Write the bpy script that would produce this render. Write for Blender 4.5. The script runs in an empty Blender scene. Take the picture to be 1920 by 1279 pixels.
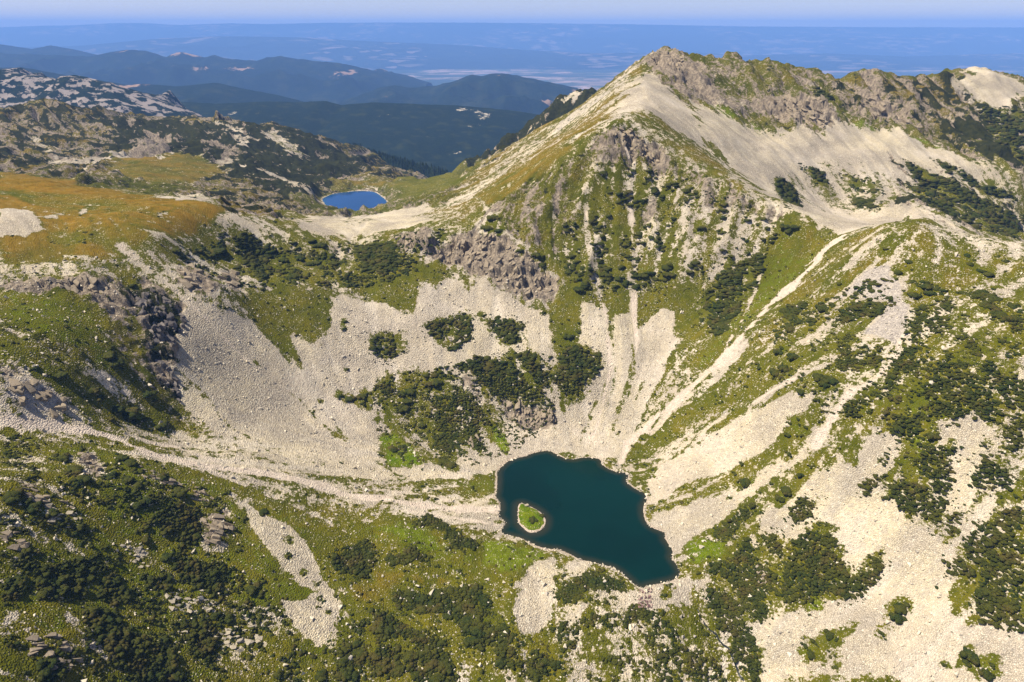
import bpy, bmesh, math, random
import numpy as np
from mathutils import Vector, Matrix

# ------------------------------------------------------------------ camera, sky, sun, exposure
scene = bpy.context.scene
COL = scene.collection
PITCH = math.radians(24.65); FPX = 1280.0; CAMZ = 350.0      # photo is 1920 x 1279; lake surface is z = 0
cam_data = bpy.data.cameras.new('camera'); cam = bpy.data.objects.new('camera', cam_data); COL.objects.link(cam)
cam.location = (0, 0, CAMZ); cam.rotation_euler = (math.radians(90) - PITCH, 0, 0)
cam_data.sensor_width = 36.0; cam_data.lens = 36.0 * FPX / 1920.0
cam_data.clip_start = 1.0; cam_data.clip_end = 250000.0
scene.camera = cam

SUN_TO = Vector((-0.52, -0.03, 0.85)).normalized()           # direction towards the sun
sun_elev = math.asin(SUN_TO.z); sun_az = math.atan2(SUN_TO.x, SUN_TO.y)
world = bpy.data.worlds.new('World'); scene.world = world; world.use_nodes = True
wn = world.node_tree.nodes; wl = world.node_tree.links; wn.clear()
sky = wn.new('ShaderNodeTexSky'); sky.sky_type = 'NISHITA'; sky.sun_disc = False
sky.sun_elevation = sun_elev; sky.sun_rotation = sun_az
sky.altitude = 2300; sky.air_density = 1.0; sky.dust_density = 2.0; sky.ozone_density = 7.0
bg = wn.new('ShaderNodeBackground'); bg.inputs['Strength'].default_value = 0.083
wo = wn.new('ShaderNodeOutputWorld'); tint = wn.new('ShaderNodeMix'); tint.data_type = 'RGBA'; tint.blend_type = 'MULTIPLY'; tint.inputs[0].default_value = 1.0
tint.inputs[7].default_value = (1.27, 0.97, 0.92, 1); wl.new(sky.outputs[0], tint.inputs[6]); wl.new(tint.outputs[2], bg.inputs[0]); wl.new(bg.outputs[0], wo.inputs[0])
sd_ = bpy.data.lights.new('sun', 'SUN'); sd_.energy = 5.0; sd_.angle = math.radians(0.53); sd_.color = (1.0, 0.915, 0.77)
sun = bpy.data.objects.new('sun', sd_); COL.objects.link(sun)
sun.rotation_euler = (-SUN_TO).to_track_quat('-Z', 'Y').to_euler()
scene.view_settings.view_transform = 'Standard'; scene.view_settings.look = 'None'
scene.view_settings.exposure = 0.82; scene.view_settings.gamma = 1.0
scene.view_settings.use_curve_mapping = False
scene.cycles.volume_bounces = 1
scene.cycles.max_bounces = 6
scene.cycles.diffuse_bounces = 3

# ------------------------------------------------------------------ photo pixel -> direction / position
CT, ST = math.cos(PITCH), math.sin(PITCH)
def ray(px, py):
    x = (np.asarray(px, float) - 960) / FPX; y = (639.5 - np.asarray(py, float)) / FPX
    return np.stack([x, CT + y * ST, -ST + y * CT], -1)
def at_z(px, py, z):
    d = ray(px, py); return d * ((z - CAMZ) / d[..., 2])[..., None] + np.array([0, 0, CAMZ])
def at_y(px, py, Y):
    d = ray(px, py); return d * (Y / d[..., 1])[..., None] + np.array([0, 0, CAMZ])

# ------------------------------------------------------------------ numpy noise
def hash2(ix, iy, seed):
    h = (ix.astype(np.int64) * 374761393 + iy.astype(np.int64) * 668265263 + seed * 1442695041) & 0xFFFFFFFF
    h = ((h ^ (h >> 13)) * 1274126177) & 0xFFFFFFFF
    return ((h ^ (h >> 16)) & 0xFFFFFF) / float(0xFFFFFF)
def vnoise(x, y, seed=0):
    x0 = np.floor(x); y0 = np.floor(y); fx = x - x0; fy = y - y0
    ux = fx * fx * fx * (fx * (fx * 6 - 15) + 10); uy = fy * fy * fy * (fy * (fy * 6 - 15) + 10)
    ix = x0.astype(np.int64); iy = y0.astype(np.int64)
    a = hash2(ix, iy, seed); b = hash2(ix + 1, iy, seed); c = hash2(ix, iy + 1, seed); d = hash2(ix + 1, iy + 1, seed)
    return (a + (b - a) * ux) * (1 - uy) + (c + (d - c) * ux) * uy
def fbm(x, y, scale, octv=4, seed=0, gain=0.5):
    s = 0.0; amp = 1.0; tot = 0.0; x = x / scale; y = y / scale
    for o in range(octv):
        s = s + amp * vnoise(x, y, seed + o * 17); tot += amp; amp *= gain
        x, y = x * 1.87 + y * 0.83 + 11.3, y * 1.87 - x * 0.83 + 5.7
    return s / tot
def ridged(x, y, scale, octv=4, seed=0):
    s = 0.0; amp = 1.0; tot = 0.0; x = x / scale; y = y / scale
    for o in range(octv):
        n = 1 - np.abs(2 * vnoise(x, y, seed + o * 31) - 1)
        s = s + amp * n * n; tot += amp; amp *= 0.5
        x, y = x * 1.8 + y * 0.9 + 3.1, y * 1.8 - x * 0.9 + 8.7
    return s / tot
def sstep(a, b, x):
    t = np.clip((x - a) / (b - a), 0, 1); return t * t * (3 - 2 * t)

# ------------------------------------------------------------------ outlines of the water (photo pixels)
LAKE_PX = [(1031,846),(1044,852),(1058,859),(1075,861),(1093,858),(1110,858),(1125,862),(1130,872),(1143,880),(1158,885),(1171,886),(1178,893),
 (1176,904),(1187,914),(1202,922),(1213,928),(1212,939),(1207,950),(1207,966),(1213,981),(1228,992),(1246,999),(1248,1012),(1259,1027),(1261,1040),
 (1260,1047),(1270,1062),(1275,1076),(1263,1087),(1241,1093),(1217,1098),(1204,1102),(1191,1097),(1178,1086),(1163,1073),(1147,1064),(1128,1059),
 (1106,1053),(1088,1049),(1071,1040),(1049,1031),(1023,1028),(998,1020),(977,1009),(957,1004),(942,1001),(940,992),(947,983),(945,977),(935,966),
 (939,955),(937,942),(929,931),(931,922),(933,902),(933,885),(944,872),(961,861),(988,855),(994,851),(1018,846)]
ISLE_PX = [(972,948),(979,944),(990,948),(1005,955),(1016,963),(1023,975),(1020,988),(1009,996),(994,999),(983,992),(973,981),(971,966)]
TARN_PX = [(605,374),(612,369),(628,363),(645,361),(674,358),(700,360),(717,370),(727,381),(724,386),(714,392),(690,397),(655,398),(620,397),(612,386)]
TARN_Z = 30.0
def smooth_poly(p, n=5):
    p = np.asarray(p, float)[:, :2]; out = []
    a, b, c, d = np.roll(p, 1, 0), p, np.roll(p, -1, 0), np.roll(p, -2, 0)
    for k in range(n):
        t = k / n
        out.append(0.5 * (2 * b + (c - a) * t + (2 * a - 5 * b + 4 * c - d) * t * t + (3 * b - a - 3 * c + d) * t ** 3))
    return np.stack(out, 1).reshape(-1, 2)
lp = np.array(LAKE_PX); LAKE = smooth_poly(at_z(lp[:, 0], lp[:, 1], 0.0), 4)
ip = np.array(ISLE_PX); ISLE = smooth_poly(at_z(ip[:, 0], ip[:, 1], 0.0), 4)
tp = np.array(TARN_PX); TARN = smooth_poly(at_z(tp[:, 0], tp[:, 1], TARN_Z), 4)
def poly_sd(X, Y, poly):
    """signed distance to a closed polygon, negative inside"""
    X = np.asarray(X); Y = np.asarray(Y)
    d2 = np.full(X.shape, 1e18); ins = np.zeros(X.shape, bool)
    q = np.roll(poly, -1, 0)
    for (x0, y0), (x1, y1) in zip(poly, q):
        ex, ey = x1 - x0, y1 - y0; L = ex * ex + ey * ey + 1e-12
        t = np.clip(((X - x0) * ex + (Y - y0) * ey) / L, 0, 1)
        d2 = np.minimum(d2, (X - x0 - t * ex) ** 2 + (Y - y0 - t * ey) ** 2)
        c = ((y0 > Y) != (y1 > Y))
        if ey != 0: ins ^= c & (X < (x1 - x0) * (Y - y0) / ey + x0)
    d = np.sqrt(d2); return np.where(ins, -d, d)

# ------------------------------------------------------------------ terrain control points
CP_Z = [  # photo x, y, height above the lake
 # gravel track west of the lake
 (860,955,4),(780,945,9),(700,935,16),(560,905,33),(400,872,57),(250,830,80),(100,800,100),(0,782,113),
 # left foreground spur
 (0,900,112),(150,900,92),(280,900,75),(400,960,48),(420,1010,40),(300,1050,50),(0,1050,100),(150,1100,72),(0,1279,92),(150,1279,66),(300,1279,40),
 (460,1010,33),(450,1100,26),(520,1000,30),(560,1080,16),(600,1150,7),(600,1279,-3),(450,1200,18),(450,1279,15),(560,960,28),
 # grassy bench and outlet
 (650,975,18),(740,960,16),(800,990,11),(690,1030,10),(760,1060,7),(860,1010,6),(900,1040,3.5),(960,1040,2.5),(1000,1060,2.5),(880,1100,2),(900,1150,-2),(800,1200,-6),(700,1150,2),(760,1279,-12),
 (1000,1150,-2),(900,1279,-14),(1000,1279,-16),(1100,1130,0),(1100,1279,-17),(1200,1140,-2.5),(1200,1200,-9),(1250,1279,-17),(1330,1160,-8),(1400,1279,-22),
 # right side
 (1300,1080,3),(1300,1020,7),(1380,1100,2),(1450,1150,5),(1500,1279,-8),(1600,1279,8),(1700,1279,15),(1800,1279,22),(1920,1279,32),(1920,1100,58),(1750,1100,40),(1600,1100,24),(1450,1050,16),(1500,1000,32),
 (1380,1000,15),(1600,950,50),(1700,950,62),(1800,950,72),(1920,950,84),(1350,900,24),(1250,950,5),(1280,920,10),(1500,850,62),(1400,850,42),(1600,800,85),(1700,800,97),(1800,800,106),(1920,800,114),
 (1300,820,32),(1240,860,10),(1400,760,62),(1220,820,11),(1200,860,3),(1150,850,3),(1500,740,92),(1600,680,112),(1700,660,126),(1800,660,138),(1920,650,147),
 (1300,720,52),(1400,620,97),(1500,540,128),(1550,560,131),(1600,560,140),(1700,540,157),(1800,540,162),(1920,545,170),
 # headwall scree
 (900,830,6),(980,800,9),(1060,820,5),(1100,800,8),(1000,720,37),(900,720,38),(820,800,12),(1100,700,44),(1200,700,46),(800,700,45),(1000,620,71),(900,620,71),(800,600,80),(1100,580,85),(1200,580,84),(1290,580,86),
 (700,800,19),(600,800,29),(500,780,42),(650,700,50),(520,700,62),(700,620,76),(600,620,82),(480,620,92),(400,700,77),(400,780,60),(420,560,122),(560,540,112),(700,540,102),(800,530,105),(900,530,102),(390,640,98),
 # cliff spur on the left
 (340,800,60),(345,760,70),(347,700,86),(357,640,104),(330,560,130),(230,530,148),(280,545,140),(275,640,113),(270,720,94),(235,770,84),(190,720,108),(110,740,116),(0,720,134),(200,620,130),(100,620,146),(0,620,154),(100,560,153),(0,560,160),
 (170,520,158),(0,500,169),
]
CP_Y = [  # photo x, y, distance north of the camera
 # plateau
 (100,480,545),(230,500,550),(0,440,560),(150,430,585),(300,440,600),(0,380,640),(200,390,650),(330,400,655),(0,335,730),(100,345,725),(220,365,710),(320,378,700),(400,390,690),
 # crest of the headwall, west to east
 (440,410,690),(500,425,705),(580,438,718),(650,448,728),(700,440,738),(760,430,745),(820,418,752),(880,402,758),(940,375,764),(1000,345,772),(1060,300,780),(1110,265,786),(1150,235,792),(1175,226,796),
 (1210,250,790),(1250,288,772),(1290,315,752),(1330,340,728),(1380,365,700),(1430,385,680),(1500,408,650),(1580,438,622),(1630,425,595),(1690,414,565),(1750,430,545),(1800,448,535),(1860,458,525),(1920,465,515),
 # crags below the crest
 (950,490,672),(1020,540,655),(860,460,705),(760,480,690),(700,480,690),(600,490,680),(480,480,665),(400,470,640),(340,480,600),(1050,430,715),(1100,480,685),(1200,480,682),(1200,380,732),(1100,360,748),(1300,420,690),(1300,500,655),(1400,470,655),(1480,460,635),(1180,300,765),(1380,560,615),(1460,520,618),
 # behind the crest, main ridge
 (1210,200,860),(1260,230,870),(1320,280,860),(1200,165,960),(1250,130,1060),(1190,150,1010),(1240,83,1150),(1225,90,1145),(1270,95,1150),(1300,101,1150),(1350,118,1140),(1390,120,1145),(1430,115,1150),(1490,125,1140),(1525,150,1120),
 (1300,160,1030),(1290,195,960),(1350,250,900),(1430,360,790),(1560,420,700),(1400,180,1050),(1500,220,1020),(1400,250,960),(1500,300,920),(1600,260,1000),(1600,340,900),(1600,400,830),(1540,380,850),(1500,360,860),
 (1560,146,1150),(1620,143,1180),(1670,147,1200),(1720,148,1215),(1770,138,1250),(1800,128,1280),(1830,124,1300),(1880,135,1290),(1920,150,1280),(1700,220,1080),(1700,300,950),(1700,380,830),(1800,220,1090),(1850,300,960),(1900,220,1130),(1920,330,930),(1800,380,860),(1850,430,790),(1920,440,780),(1750,410,790),
 # west flank of the main ridge
 (1140,165,1130),(1190,115,1130),(1080,210,1160),(1000,252,1190),(930,297,1220),(885,325,1250),(1100,240,900),(1000,300,900),(900,360,900),(1050,260,1000),(950,310,1050),(850,390,880),(820,360,1080),
 # farther spur behind it
 (1095,164,1750),(1050,180,1750),(1000,215,1740),(950,250,1730),(900,285,1700),(870,305,1680),
 # basin of the blue tarn
 (760,350,1400),(800,336,1490),(740,336,1510),(680,350,1410),(800,370,1150),(740,400,1020),(680,402,1095),(620,415,1000),(560,400,1080),(540,380,1180),(580,350,1330),(500,400,1020),(450,390,1000),(400,370,1060),(480,360,1200),(560,345,1350),(640,341,1450),(850,321,1540),
 # western ridge behind the plateau
 (0,228,1750),(50,215,1760),(100,206,1770),(150,212,1780),(200,226,1790),(280,232,1820),(340,235,1850),(375,228,1860),(405,222,1870),(440,229,1880),(480,235,1890),(530,243,1900),(570,258,1880),(620,280,1850),(650,296,1820),(690,314,1790),(740,327,1740),
 (0,300,1250),(100,320,1150),(200,330,1120),(300,340,1120),(100,290,1350),(200,300,1330),(300,292,1360),(240,315,1200),(340,300,1350),(400,320,1300),(100,250,1560),(200,265,1550),(300,270,1580),(400,270,1580),(500,280,1600),(450,310,1400),(520,330,1380),(600,310,1620),(560,330,1450),
]
CP_W = [  # x, y, z on slopes the photo does not show
 (-60,900,112),(-200,880,110),(-320,850,128),(-480,900,130),(-650,900,150),(-700,750,185),(-560,480,185),(-480,350,165),(-420,220,150),(-330,120,110),
 (330,1400,120),(231,1350,180),(480,1400,110),(700,1450,110),(850,1550,100),(0,1500,30),(130,1450,60),(1000,1250,235),(1150,1150,220),(1000,900,70),(700,850,65),(600,700,95),(480,620,130),(560,500,200),(480,400,175),(430,280,120),(400,150,70),
 (260,1950,60),(100,1950,-60),(350,1700,150),(500,1900,0),
 (-900,2150,60),(-600,2150,40),(-300,2150,-60),(-1100,1700,190),(-1400,1500,180),(-1100,1250,150),(-900,1000,165),(-1100,2100,80),
 (-180,1640,-15),(-90,1620,-20),(-30,1660,-30),(-230,1780,-60),(-330,1900,-40),(-130,1800,-80),(0,1900,-120),(-200,2000,-120),(-100,2300,-260),(-500,2500,-200),(-1000,2600,-200),(400,2400,-250),(1000,2200,-200),(1500,1800,0),(1500,1200,150),(1400,700,120),
 (0,180,-45),(100,180,-45),(-120,160,-20),(0,60,-60),(200,100,-30),(-250,60,70),(300,40,20),(700,300,150),(-700,300,180),(-1200,600,190),(900,500,140),
]
YS = 1.045
C = np.array(CP_Z, float); A = at_z(C[:, 0], C[:, 1], C[:, 2])
C = np.array(CP_Y, float); B = at_y(C[:, 0], C[:, 1], C[:, 2] * YS)
shore = np.concatenate([LAKE[::5], np.zeros((len(LAKE[::5]), 1)) + 0.3], 1)
tsh = np.concatenate([TARN[::5], np.zeros((len(TARN[::5]), 1)) + TARN_Z + 0.3], 1)
P = np.concatenate([A, B, np.array(CP_W, float) * [YS, YS, 1], shore, tsh])
MQ = 12.0
def kern(X, Y, Q): return np.sqrt((X[:, None] - Q[None, :, 0]) ** 2 + (Y[:, None] - Q[None, :, 1]) ** 2 + MQ * MQ)
K = kern(P[:, 0], P[:, 1], P) ; n = len(P)
M = np.zeros((n + 3, n + 3)); M[:n, :n] = K - np.eye(n) * 3.0
T = np.stack([np.ones(n), P[:, 0] / 1000, P[:, 1] / 1000], 1); M[:n, n:] = T; M[n:, :n] = T.T
SOL = np.linalg.solve(M, np.concatenate([P[:, 2], np.zeros(3)]))
# height on a regular grid, sampled smoothly afterwards
GX0, GY0, GS = -2400.0, -60.0, 6.0
gx = np.arange(GX0, 2400, GS); gy = np.arange(GY0, 2750, GS)
GXX, GYY = np.meshgrid(gx, gy)
G = np.empty(GXX.size)
fx_, fy_ = GXX.ravel(), GYY.ravel()
P32 = P.astype(np.float32); S32 = SOL.astype(np.float32)
for i in range(0, G.size, 20000):
    X, Y = fx_[i:i + 20000].astype(np.float32), fy_[i:i + 20000].astype(np.float32)
    G[i:i + 20000] = kern(X, Y, P32) @ S32[:n] + S32[n] + S32[n + 1] * X / 1000 + S32[n + 2] * Y / 1000
G = G.reshape(GXX.shape)
def gsample(A_, X, Y):
    u = np.clip((X - GX0) / GS, 1, A_.shape[1] - 3.001); v = np.clip((Y - GY0) / GS, 1, A_.shape[0] - 3.001)
    i = u.astype(int); j = v.astype(int); a = u - i; b = v - j
    def w(t): return [((-t + 2) * t - 1) * t / 2, ((3 * t - 5) * t * t + 2) / 2, ((-3 * t + 4) * t + 1) * t / 2, (t - 1) * t * t / 2]
    wa, wb = w(a), w(b); s = 0.0
    for q in range(4):
        row = 0.0
        for p in range(4): row = row + wa[p] * A_[j + q - 1, i + p - 1]
        s = s + wb[q] * row
    return s
def h_smooth(X, Y): return gsample(G, X, Y)
# ------------------------------------------------------------------ first hit of a photo pixel on the ground
def cast(px, py):
    d = ray(px, py); sh = d.shape[:-1]; d = d.reshape(-1, 3)
    t = np.full(len(d), 150.0); done = np.zeros(len(d), bool); lo = t.copy()
    while not done.all() and t.min() < 3200:
        t2 = t + 3.0 + t * 0.003
        p = d * t2[:, None]; h = h_smooth(p[:, 0], p[:, 1])
        hit = (p[:, 2] + CAMZ < h) & ~done
        lo[hit] = t[hit]; done |= hit
        t = np.where(done, t + 0.0, t2)
        if t[~done].size == 0 or t[~done].min() > 3000: break
    hi = lo + 3.0 + lo * 0.003
    for _ in range(10):
        m = (lo + hi) / 2; p = d * m[:, None]; b = p[:, 2] + CAMZ < h_smooth(p[:, 0], p[:, 1])
        hi = np.where(b, m, hi); lo = np.where(b, lo, m)
    p = d * hi[:, None]; p[:, 2] += CAMZ; p[~done] = np.nan
    return p.reshape(sh + (3,))
def castxy(pts):
    a = np.array(pts, float); p = cast(a[:, 0], a[:, 1]); return p[~np.isnan(p[:, 0])][:, :2]

# ------------------------------------------------------------------ terrain sheet: polar grid, finer where it is near
ang = np.radians(np.linspace(-58, 58, 850)); rr = [95.0]
while rr[-1] < 2650: rr.append(rr[-1] + (1.35 if rr[-1] < 950 else 1.35 + (rr[-1] - 950) * 0.0085))
rr = np.array(rr); AA, RR = np.meshgrid(ang, rr); NR, NC = AA.shape
VX = (RR * np.sin(AA)).ravel(); VY = (RR * np.cos(AA)).ravel(); VR = RR.ravel()
ZS = h_smooth(VX, VY)

# noise smeared along the fall line: gullies and grass streaks
LX0, LY0, LS = -1250.0, 90.0, 2.7
lgx = np.arange(LX0, 1100, LS); lgy = np.arange(LY0, 1980, LS); LXX, LYY = np.meshgrid(lgx, lgy)
DX = np.gradient(G, GS, axis=1); DY = np.gradient(G, GS, axis=0)
def near(A_, X, Y):
    return A_[np.clip(((Y - GY0) / GS + 0.5).astype(int), 0, A_.shape[0] - 1), np.clip(((X - GX0) / GS + 0.5).astype(int), 0, A_.shape[1] - 1)]
rng = np.random.default_rng(5)
white = rng.random(LXX.shape)
w2 = np.kron(rng.random((LXX.shape[0] // 3 + 1, LXX.shape[1] // 3 + 1)), np.ones((3, 3)))[:LXX.shape[0], :LXX.shape[1]]
mixw = 0.65 * white + 0.35 * w2
def smear(src, steps, h):
    acc = np.zeros(LXX.shape)
    for sgn in (-1, 1):
        X, Y = LXX.copy(), LYY.copy()
        for k in range(steps):
            acc += src[np.clip(((Y - LY0) / LS + 0.5).astype(int), 0, LXX.shape[0] - 1), np.clip(((X - LX0) / LS + 0.5).astype(int), 0, LXX.shape[1] - 1)] * (1 - k / (steps + 4))
            gx_, gy_ = near(DX, X, Y), near(DY, X, Y); L = np.hypot(gx_, gy_) + 0.02
            X = X + sgn * gx_ / L * h; Y = Y + sgn * gy_ / L * h
    return (acc - acc.mean()) / acc.std()
ACC1 = smear(mixw, 22, 2.4); ACC2 = smear(fbm(LXX, LYY, 19, 2, 71), 16, 6.0)
def streak(A_, X, Y):
    u = np.clip((X - LX0) / LS, 0, LXX.shape[1] - 2.001); v = np.clip((Y - LY0) / LS, 0, LXX.shape[0] - 2.001)
    i = u.astype(int); j = v.astype(int); a = u - i; b = v - j
    return (A_[j, i] * (1 - a) + A_[j, i + 1] * a) * (1 - b) + (A_[j + 1, i] * (1 - a) + A_[j + 1, i + 1] * a) * b
VS = streak(ACC1, VX, VY); VS2 = streak(ACC2, VX, VY)

# ------------------------------------------------------------------ where the mountain pines grow
# clumps: label, group, outlines or dots in photo pixels
CL = []
def fills(label, group, polys, r=2.6, dens=1.0, clump=0.0):
    if isinstance(label, str): CL.append((label, group, 'fill', polys, r, dens, clump))
    else:
        for t, pl in zip(label, polys): CL.append((t, group, 'fill', [pl], r, dens, clump))
def dots(label, group, pts): CL.append((label, group, 'dots', pts, 0, 1, 0))
BL = ['in the broad mat near the left edge', 'in the mat just right of the broad left edge mat', 'in the mat against the jagged grey crag', 'in the long mat below the jagged grey crag', 'in the long mat running down the bottom left slope', 'in the mat touching the bottom edge at left', 'in the mat left of the pale tilted slabs', 'in the mat above the pale rock ledges', 'in the small clump in the bottom left corner', 'in the clump cut by the left edge', 'in the small clump above the broad left edge mat', 'in the tip of the mat below the jagged crag', 'in the small clump above the pale tilted slabs']
BM = ['in the largest mat under the ochre patch', 'in the tail of the largest mat beside the stony tongue', 'in the mat below the largest mat', 'in the mat at the bottom edge right of the scree tongue', 'in the mat at the bottom edge, centre left', 'in the upright clump at the bottom edge under the stony tongue', 'in the small round clump at the bottom near the stony track', 'in the small clump beside the end of the scree tongue', 'in the small clump under the tail of the largest mat', 'in the clump left of the upright clump at the bottom edge', 'in the clump between the two bottom edge mats']
fills(['dark mountain pine shrub ' + t for t in BL], 'pines of the bottom left slope', [[(60,1075),(120,1035),(170,1050),(180,1085),(150,1115),(90,1115)],[(175,1085),(225,1075),(250,1120),(210,1135),(180,1115)],[(265,990),(320,940),(375,955),(380,1000),(350,1035),(330,1040),(320,1000),(285,985)],[(325,1040),(420,1075),(430,1120),(380,1110),(325,1080)],[(150,1140),(200,1145),(260,1185),(265,1240),(215,1240),(170,1190)],[(250,1200),(320,1190),(335,1279),(245,1279)],[(340,1165),(400,1170),(395,1240),(345,1225)],[(260,1075),(310,1070),(320,1115),(280,1110)],[(80,1230),(115,1255),(105,1279),(75,1270)],[(0,1090),(30,1075),(40,1110),(0,1130)],[(30,1030),(70,1030),(60,1065),(30,1060)],[(370,1060),(420,1060),(425,1085),(390,1080)],[(395,1140),(430,1145),(435,1170),(405,1175)]], 2.3)
dots('mountain pine shrub on the grass just below the pale gravel track', 'pines below the gravel track', [(115,860,16),(135,880,16),(150,900,15),(225,858,12),(240,866,13),(248,880,9),(262,880,9),(298,893,13),(318,897,8),(205,890,12),(235,900,12),(255,910,11),(330,920,15),(20,930,17),(45,940,10),(25,818,9),(48,824,7),(100,855,8),(60,950,14),(95,960,12),(75,980,9),(120,975,10),(145,985,13),(255,950,13),(275,940,12),(240,930,8),(270,1010,10),(205,950,8),(310,1045,10),(215,1040,8)])
dots('lone dark mountain pine shrub beside the scree tongue left of centre', 'pines along the left scree tongue', [(492,960,10),(456,976,7),(542,1013,6),(540,1046,6),(571,1077,6),(595,1097,5),(597,1120,8),(595,1140,7),(605,1128,5),(614,1148,6),(550,1215,8),(563,1227,9),(585,1232,9),(552,1250,9),(600,1270,14),(520,1270,12),(608,1220,7),(470,1105,14),(490,1112,9),(545,1163,4)])
fills('mountain pine shrub in the dark mat on the grassy mound west of the lake', 'pines on the grassy mound', [[(780,970),(800,968),(850,990),(895,1020),(890,1032),(850,1025),(820,1000),(790,985)],[(645,1020),(690,1015),(705,1050),(690,1080),(650,1082),(620,1060)],[(720,1040),(790,1025),(795,1050),(760,1062),(725,1058)]], 2.3)
dots('small round mountain pine shrub on the bright grass of the mound', 'small pines on the mound', [(805,1040,6),(820,1057,7),(835,1068,8),(862,1068,8),(845,1056,5),(760,1030,7),(768,1026,5),(762,1068,5),(760,1013,5),(992,1043,3),(860,1080,6),(870,1075,5),(763,1085,4)])
fills(['dark mountain pine shrub ' + t for t in BM], 'pines below the mound', [[(735,1110),(770,1100),(800,1112),(860,1095),(895,1100),(920,1130),(915,1160),(880,1182),(850,1152),(800,1142),(750,1132)],[(880,1170),(920,1160),(950,1175),(980,1190),(960,1200),(920,1202)],[(700,1150),(740,1160),(790,1180),(830,1200),(820,1230),(760,1200),(700,1190)],[(640,1200),(680,1210),(672,1279),(625,1279),(625,1220)],[(760,1230),(840,1220),(860,1279),(780,1279)],[(995,1210),(1030,1220),(1020,1279),(990,1260)],[(1038,1228),(1060,1222),(1056,1250),(1036,1250)],[(655,1165),(690,1165),(685,1185),(660,1190)],[(870,1190),(905,1195),(900,1215),(875,1212)],[(930,1210),(960,1215),(975,1250),(940,1240)],[(690,1220),(740,1215),(750,1260),(700,1270)]], 2.3, 0.9)
fills('mountain pine shrub in the green belt at the lake outlet', 'pines at the outlet', [[(1060,1095),(1110,1075),(1170,1090),(1185,1115),(1150,1110),(1100,1113),(1062,1130),(1042,1112)],[(1165,1145),(1200,1135),(1230,1150),(1200,1160)]], 2.0)
fills('small mountain pine shrub among stones below the lake outlet', 'small pines below the outlet', [[(1045,1160),(1170,1150),(1300,1155),(1345,1230),(1365,1279),(1070,1279),(1040,1220)]], 1.9, .42, .55)
dots('small mountain pine shrub close to the near shore of the lake', 'pines on the near shore', [(1040,1086,4),(1058,1080,6),(1045,1090,3),(1110,1075,8),(1127,1072,8),(1106,1124,6),(1120,1130,5),(1255,1099,7),(1246,1118,7),(1276,1058,4),(1300,1048,6),(1290,1062,3),(1310,1075,6),(1330,1045,5),(1150,1120,9),(1135,1128,8)])
dots('larger of the two dark mountain pines on the little grassy island', 'larger island pine', [(999,980,8.5)])
dots('smaller mountain pine at the right rim of the little grassy island', 'smaller island pine', [(1016,972,5.5)])
fills('mountain pine shrub in the mats on the scree right of the lake', 'pines on the scree right of the lake', [[(1330,1110),(1350,1100),(1380,1130),(1410,1170),(1425,1230),(1415,1279),(1395,1260),(1370,1200),(1345,1150)],[(1325,1060),(1350,1050),(1400,1015),(1425,1050),(1462,1070),(1455,1100),(1420,1120),(1390,1112),(1355,1085)],[(1470,1070),(1490,1030),(1505,985),(1535,988),(1542,1030),(1570,1040),(1588,1080),(1572,1105),(1530,1115),(1492,1135),(1462,1110)],[(1585,1095),(1640,1050),(1655,1060),(1620,1117),(1583,1122)],[(1425,1000),(1450,1000),(1472,1040),(1452,1052)],[(1485,962),(1510,930),(1535,932),(1522,965),(1495,977)],[(1340,1000),(1375,975),(1400,950),(1420,940),(1417,965),(1380,1000),(1355,1018)],[(1530,1002),(1560,1000),(1568,1020),(1545,1025)],[(1388,1095),(1430,1108),(1445,1140),(1430,1158),(1395,1135)]], 2.2)
dots('single mountain pine shrub standing alone on the pale right hand scree', 'lone pines on the right scree', [(1400,905,13),(1388,900,8),(1378,885,6),(1393,868,7),(1448,908,6),(1475,922,13),(1462,936,10),(1505,891,9),(1480,850,9),(1520,875,6),(1640,1048,9),(1654,1037,6),(1534,982,5),(1481,1027,7),(1655,1187,9),(1690,1140,14),(1682,1158,12),(1700,1130,9),(1757,1102,4),(1820,1228,14),(1812,1240,9),(1850,1262,11),(1862,1246,8),(1770,1243,5),(1530,1207,8),(1512,1210,9),(1557,1192,10),(1522,1228,10),(1570,1200,6),(1569,1250,4),(1390,915,8),(1370,934,6),(1290,943,3),(1262,945,3),(1225,953,8),(1237,955,5),(1254,951,6),(1281,942,7),(1240,940,3),(1200,899,3),(1196,868,6),(1212,870,6),(1225,880,5),(1221,893,5),(1215,856,5),(1189,835,6),(1205,820,5)])
fills('mountain pine shrub in the large dark mats at the right edge', 'pines of the right edge', [[(1800,1010),(1840,980),(1920,940),(1920,1190),(1890,1195),(1850,1160),(1830,1112),(1842,1060),(1815,1062)],[(1815,910),(1850,830),(1880,860),(1905,900),(1870,920),(1840,905)],[(1662,935),(1692,897),(1741,912),(1774,957),(1774,980),(1756,987),(1726,961),(1688,950)],[(1740,840),(1785,840),(1787,870),(1772,940),(1740,920),(1735,880),(1705,862)],[(1776,965),(1805,950),(1800,980),(1782,1002),(1774,985)],[(1650,872),(1668,826),(1680,830),(1662,876)],[(1615,910),(1648,876),(1648,905),(1625,930)],[(1778,1052),(1810,1045),(1835,1080),(1815,1080),(1785,1072)],[(1885,800),(1920,780),(1920,830),(1895,835)]], 2.3)
dots('small mountain pine shrub near the big mats on the right slope', 'small pines of the right slope', [(1662,890,7),(1708,820,7),(1725,830,6),(1750,815,10),(1735,835,8),(1700,855,6),(1790,835,9),(1830,935,6),(1650,860,5),(1690,870,5),(1760,860,6),(1880,930,5),(1905,930,6),(1690,800,12)])
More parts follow.
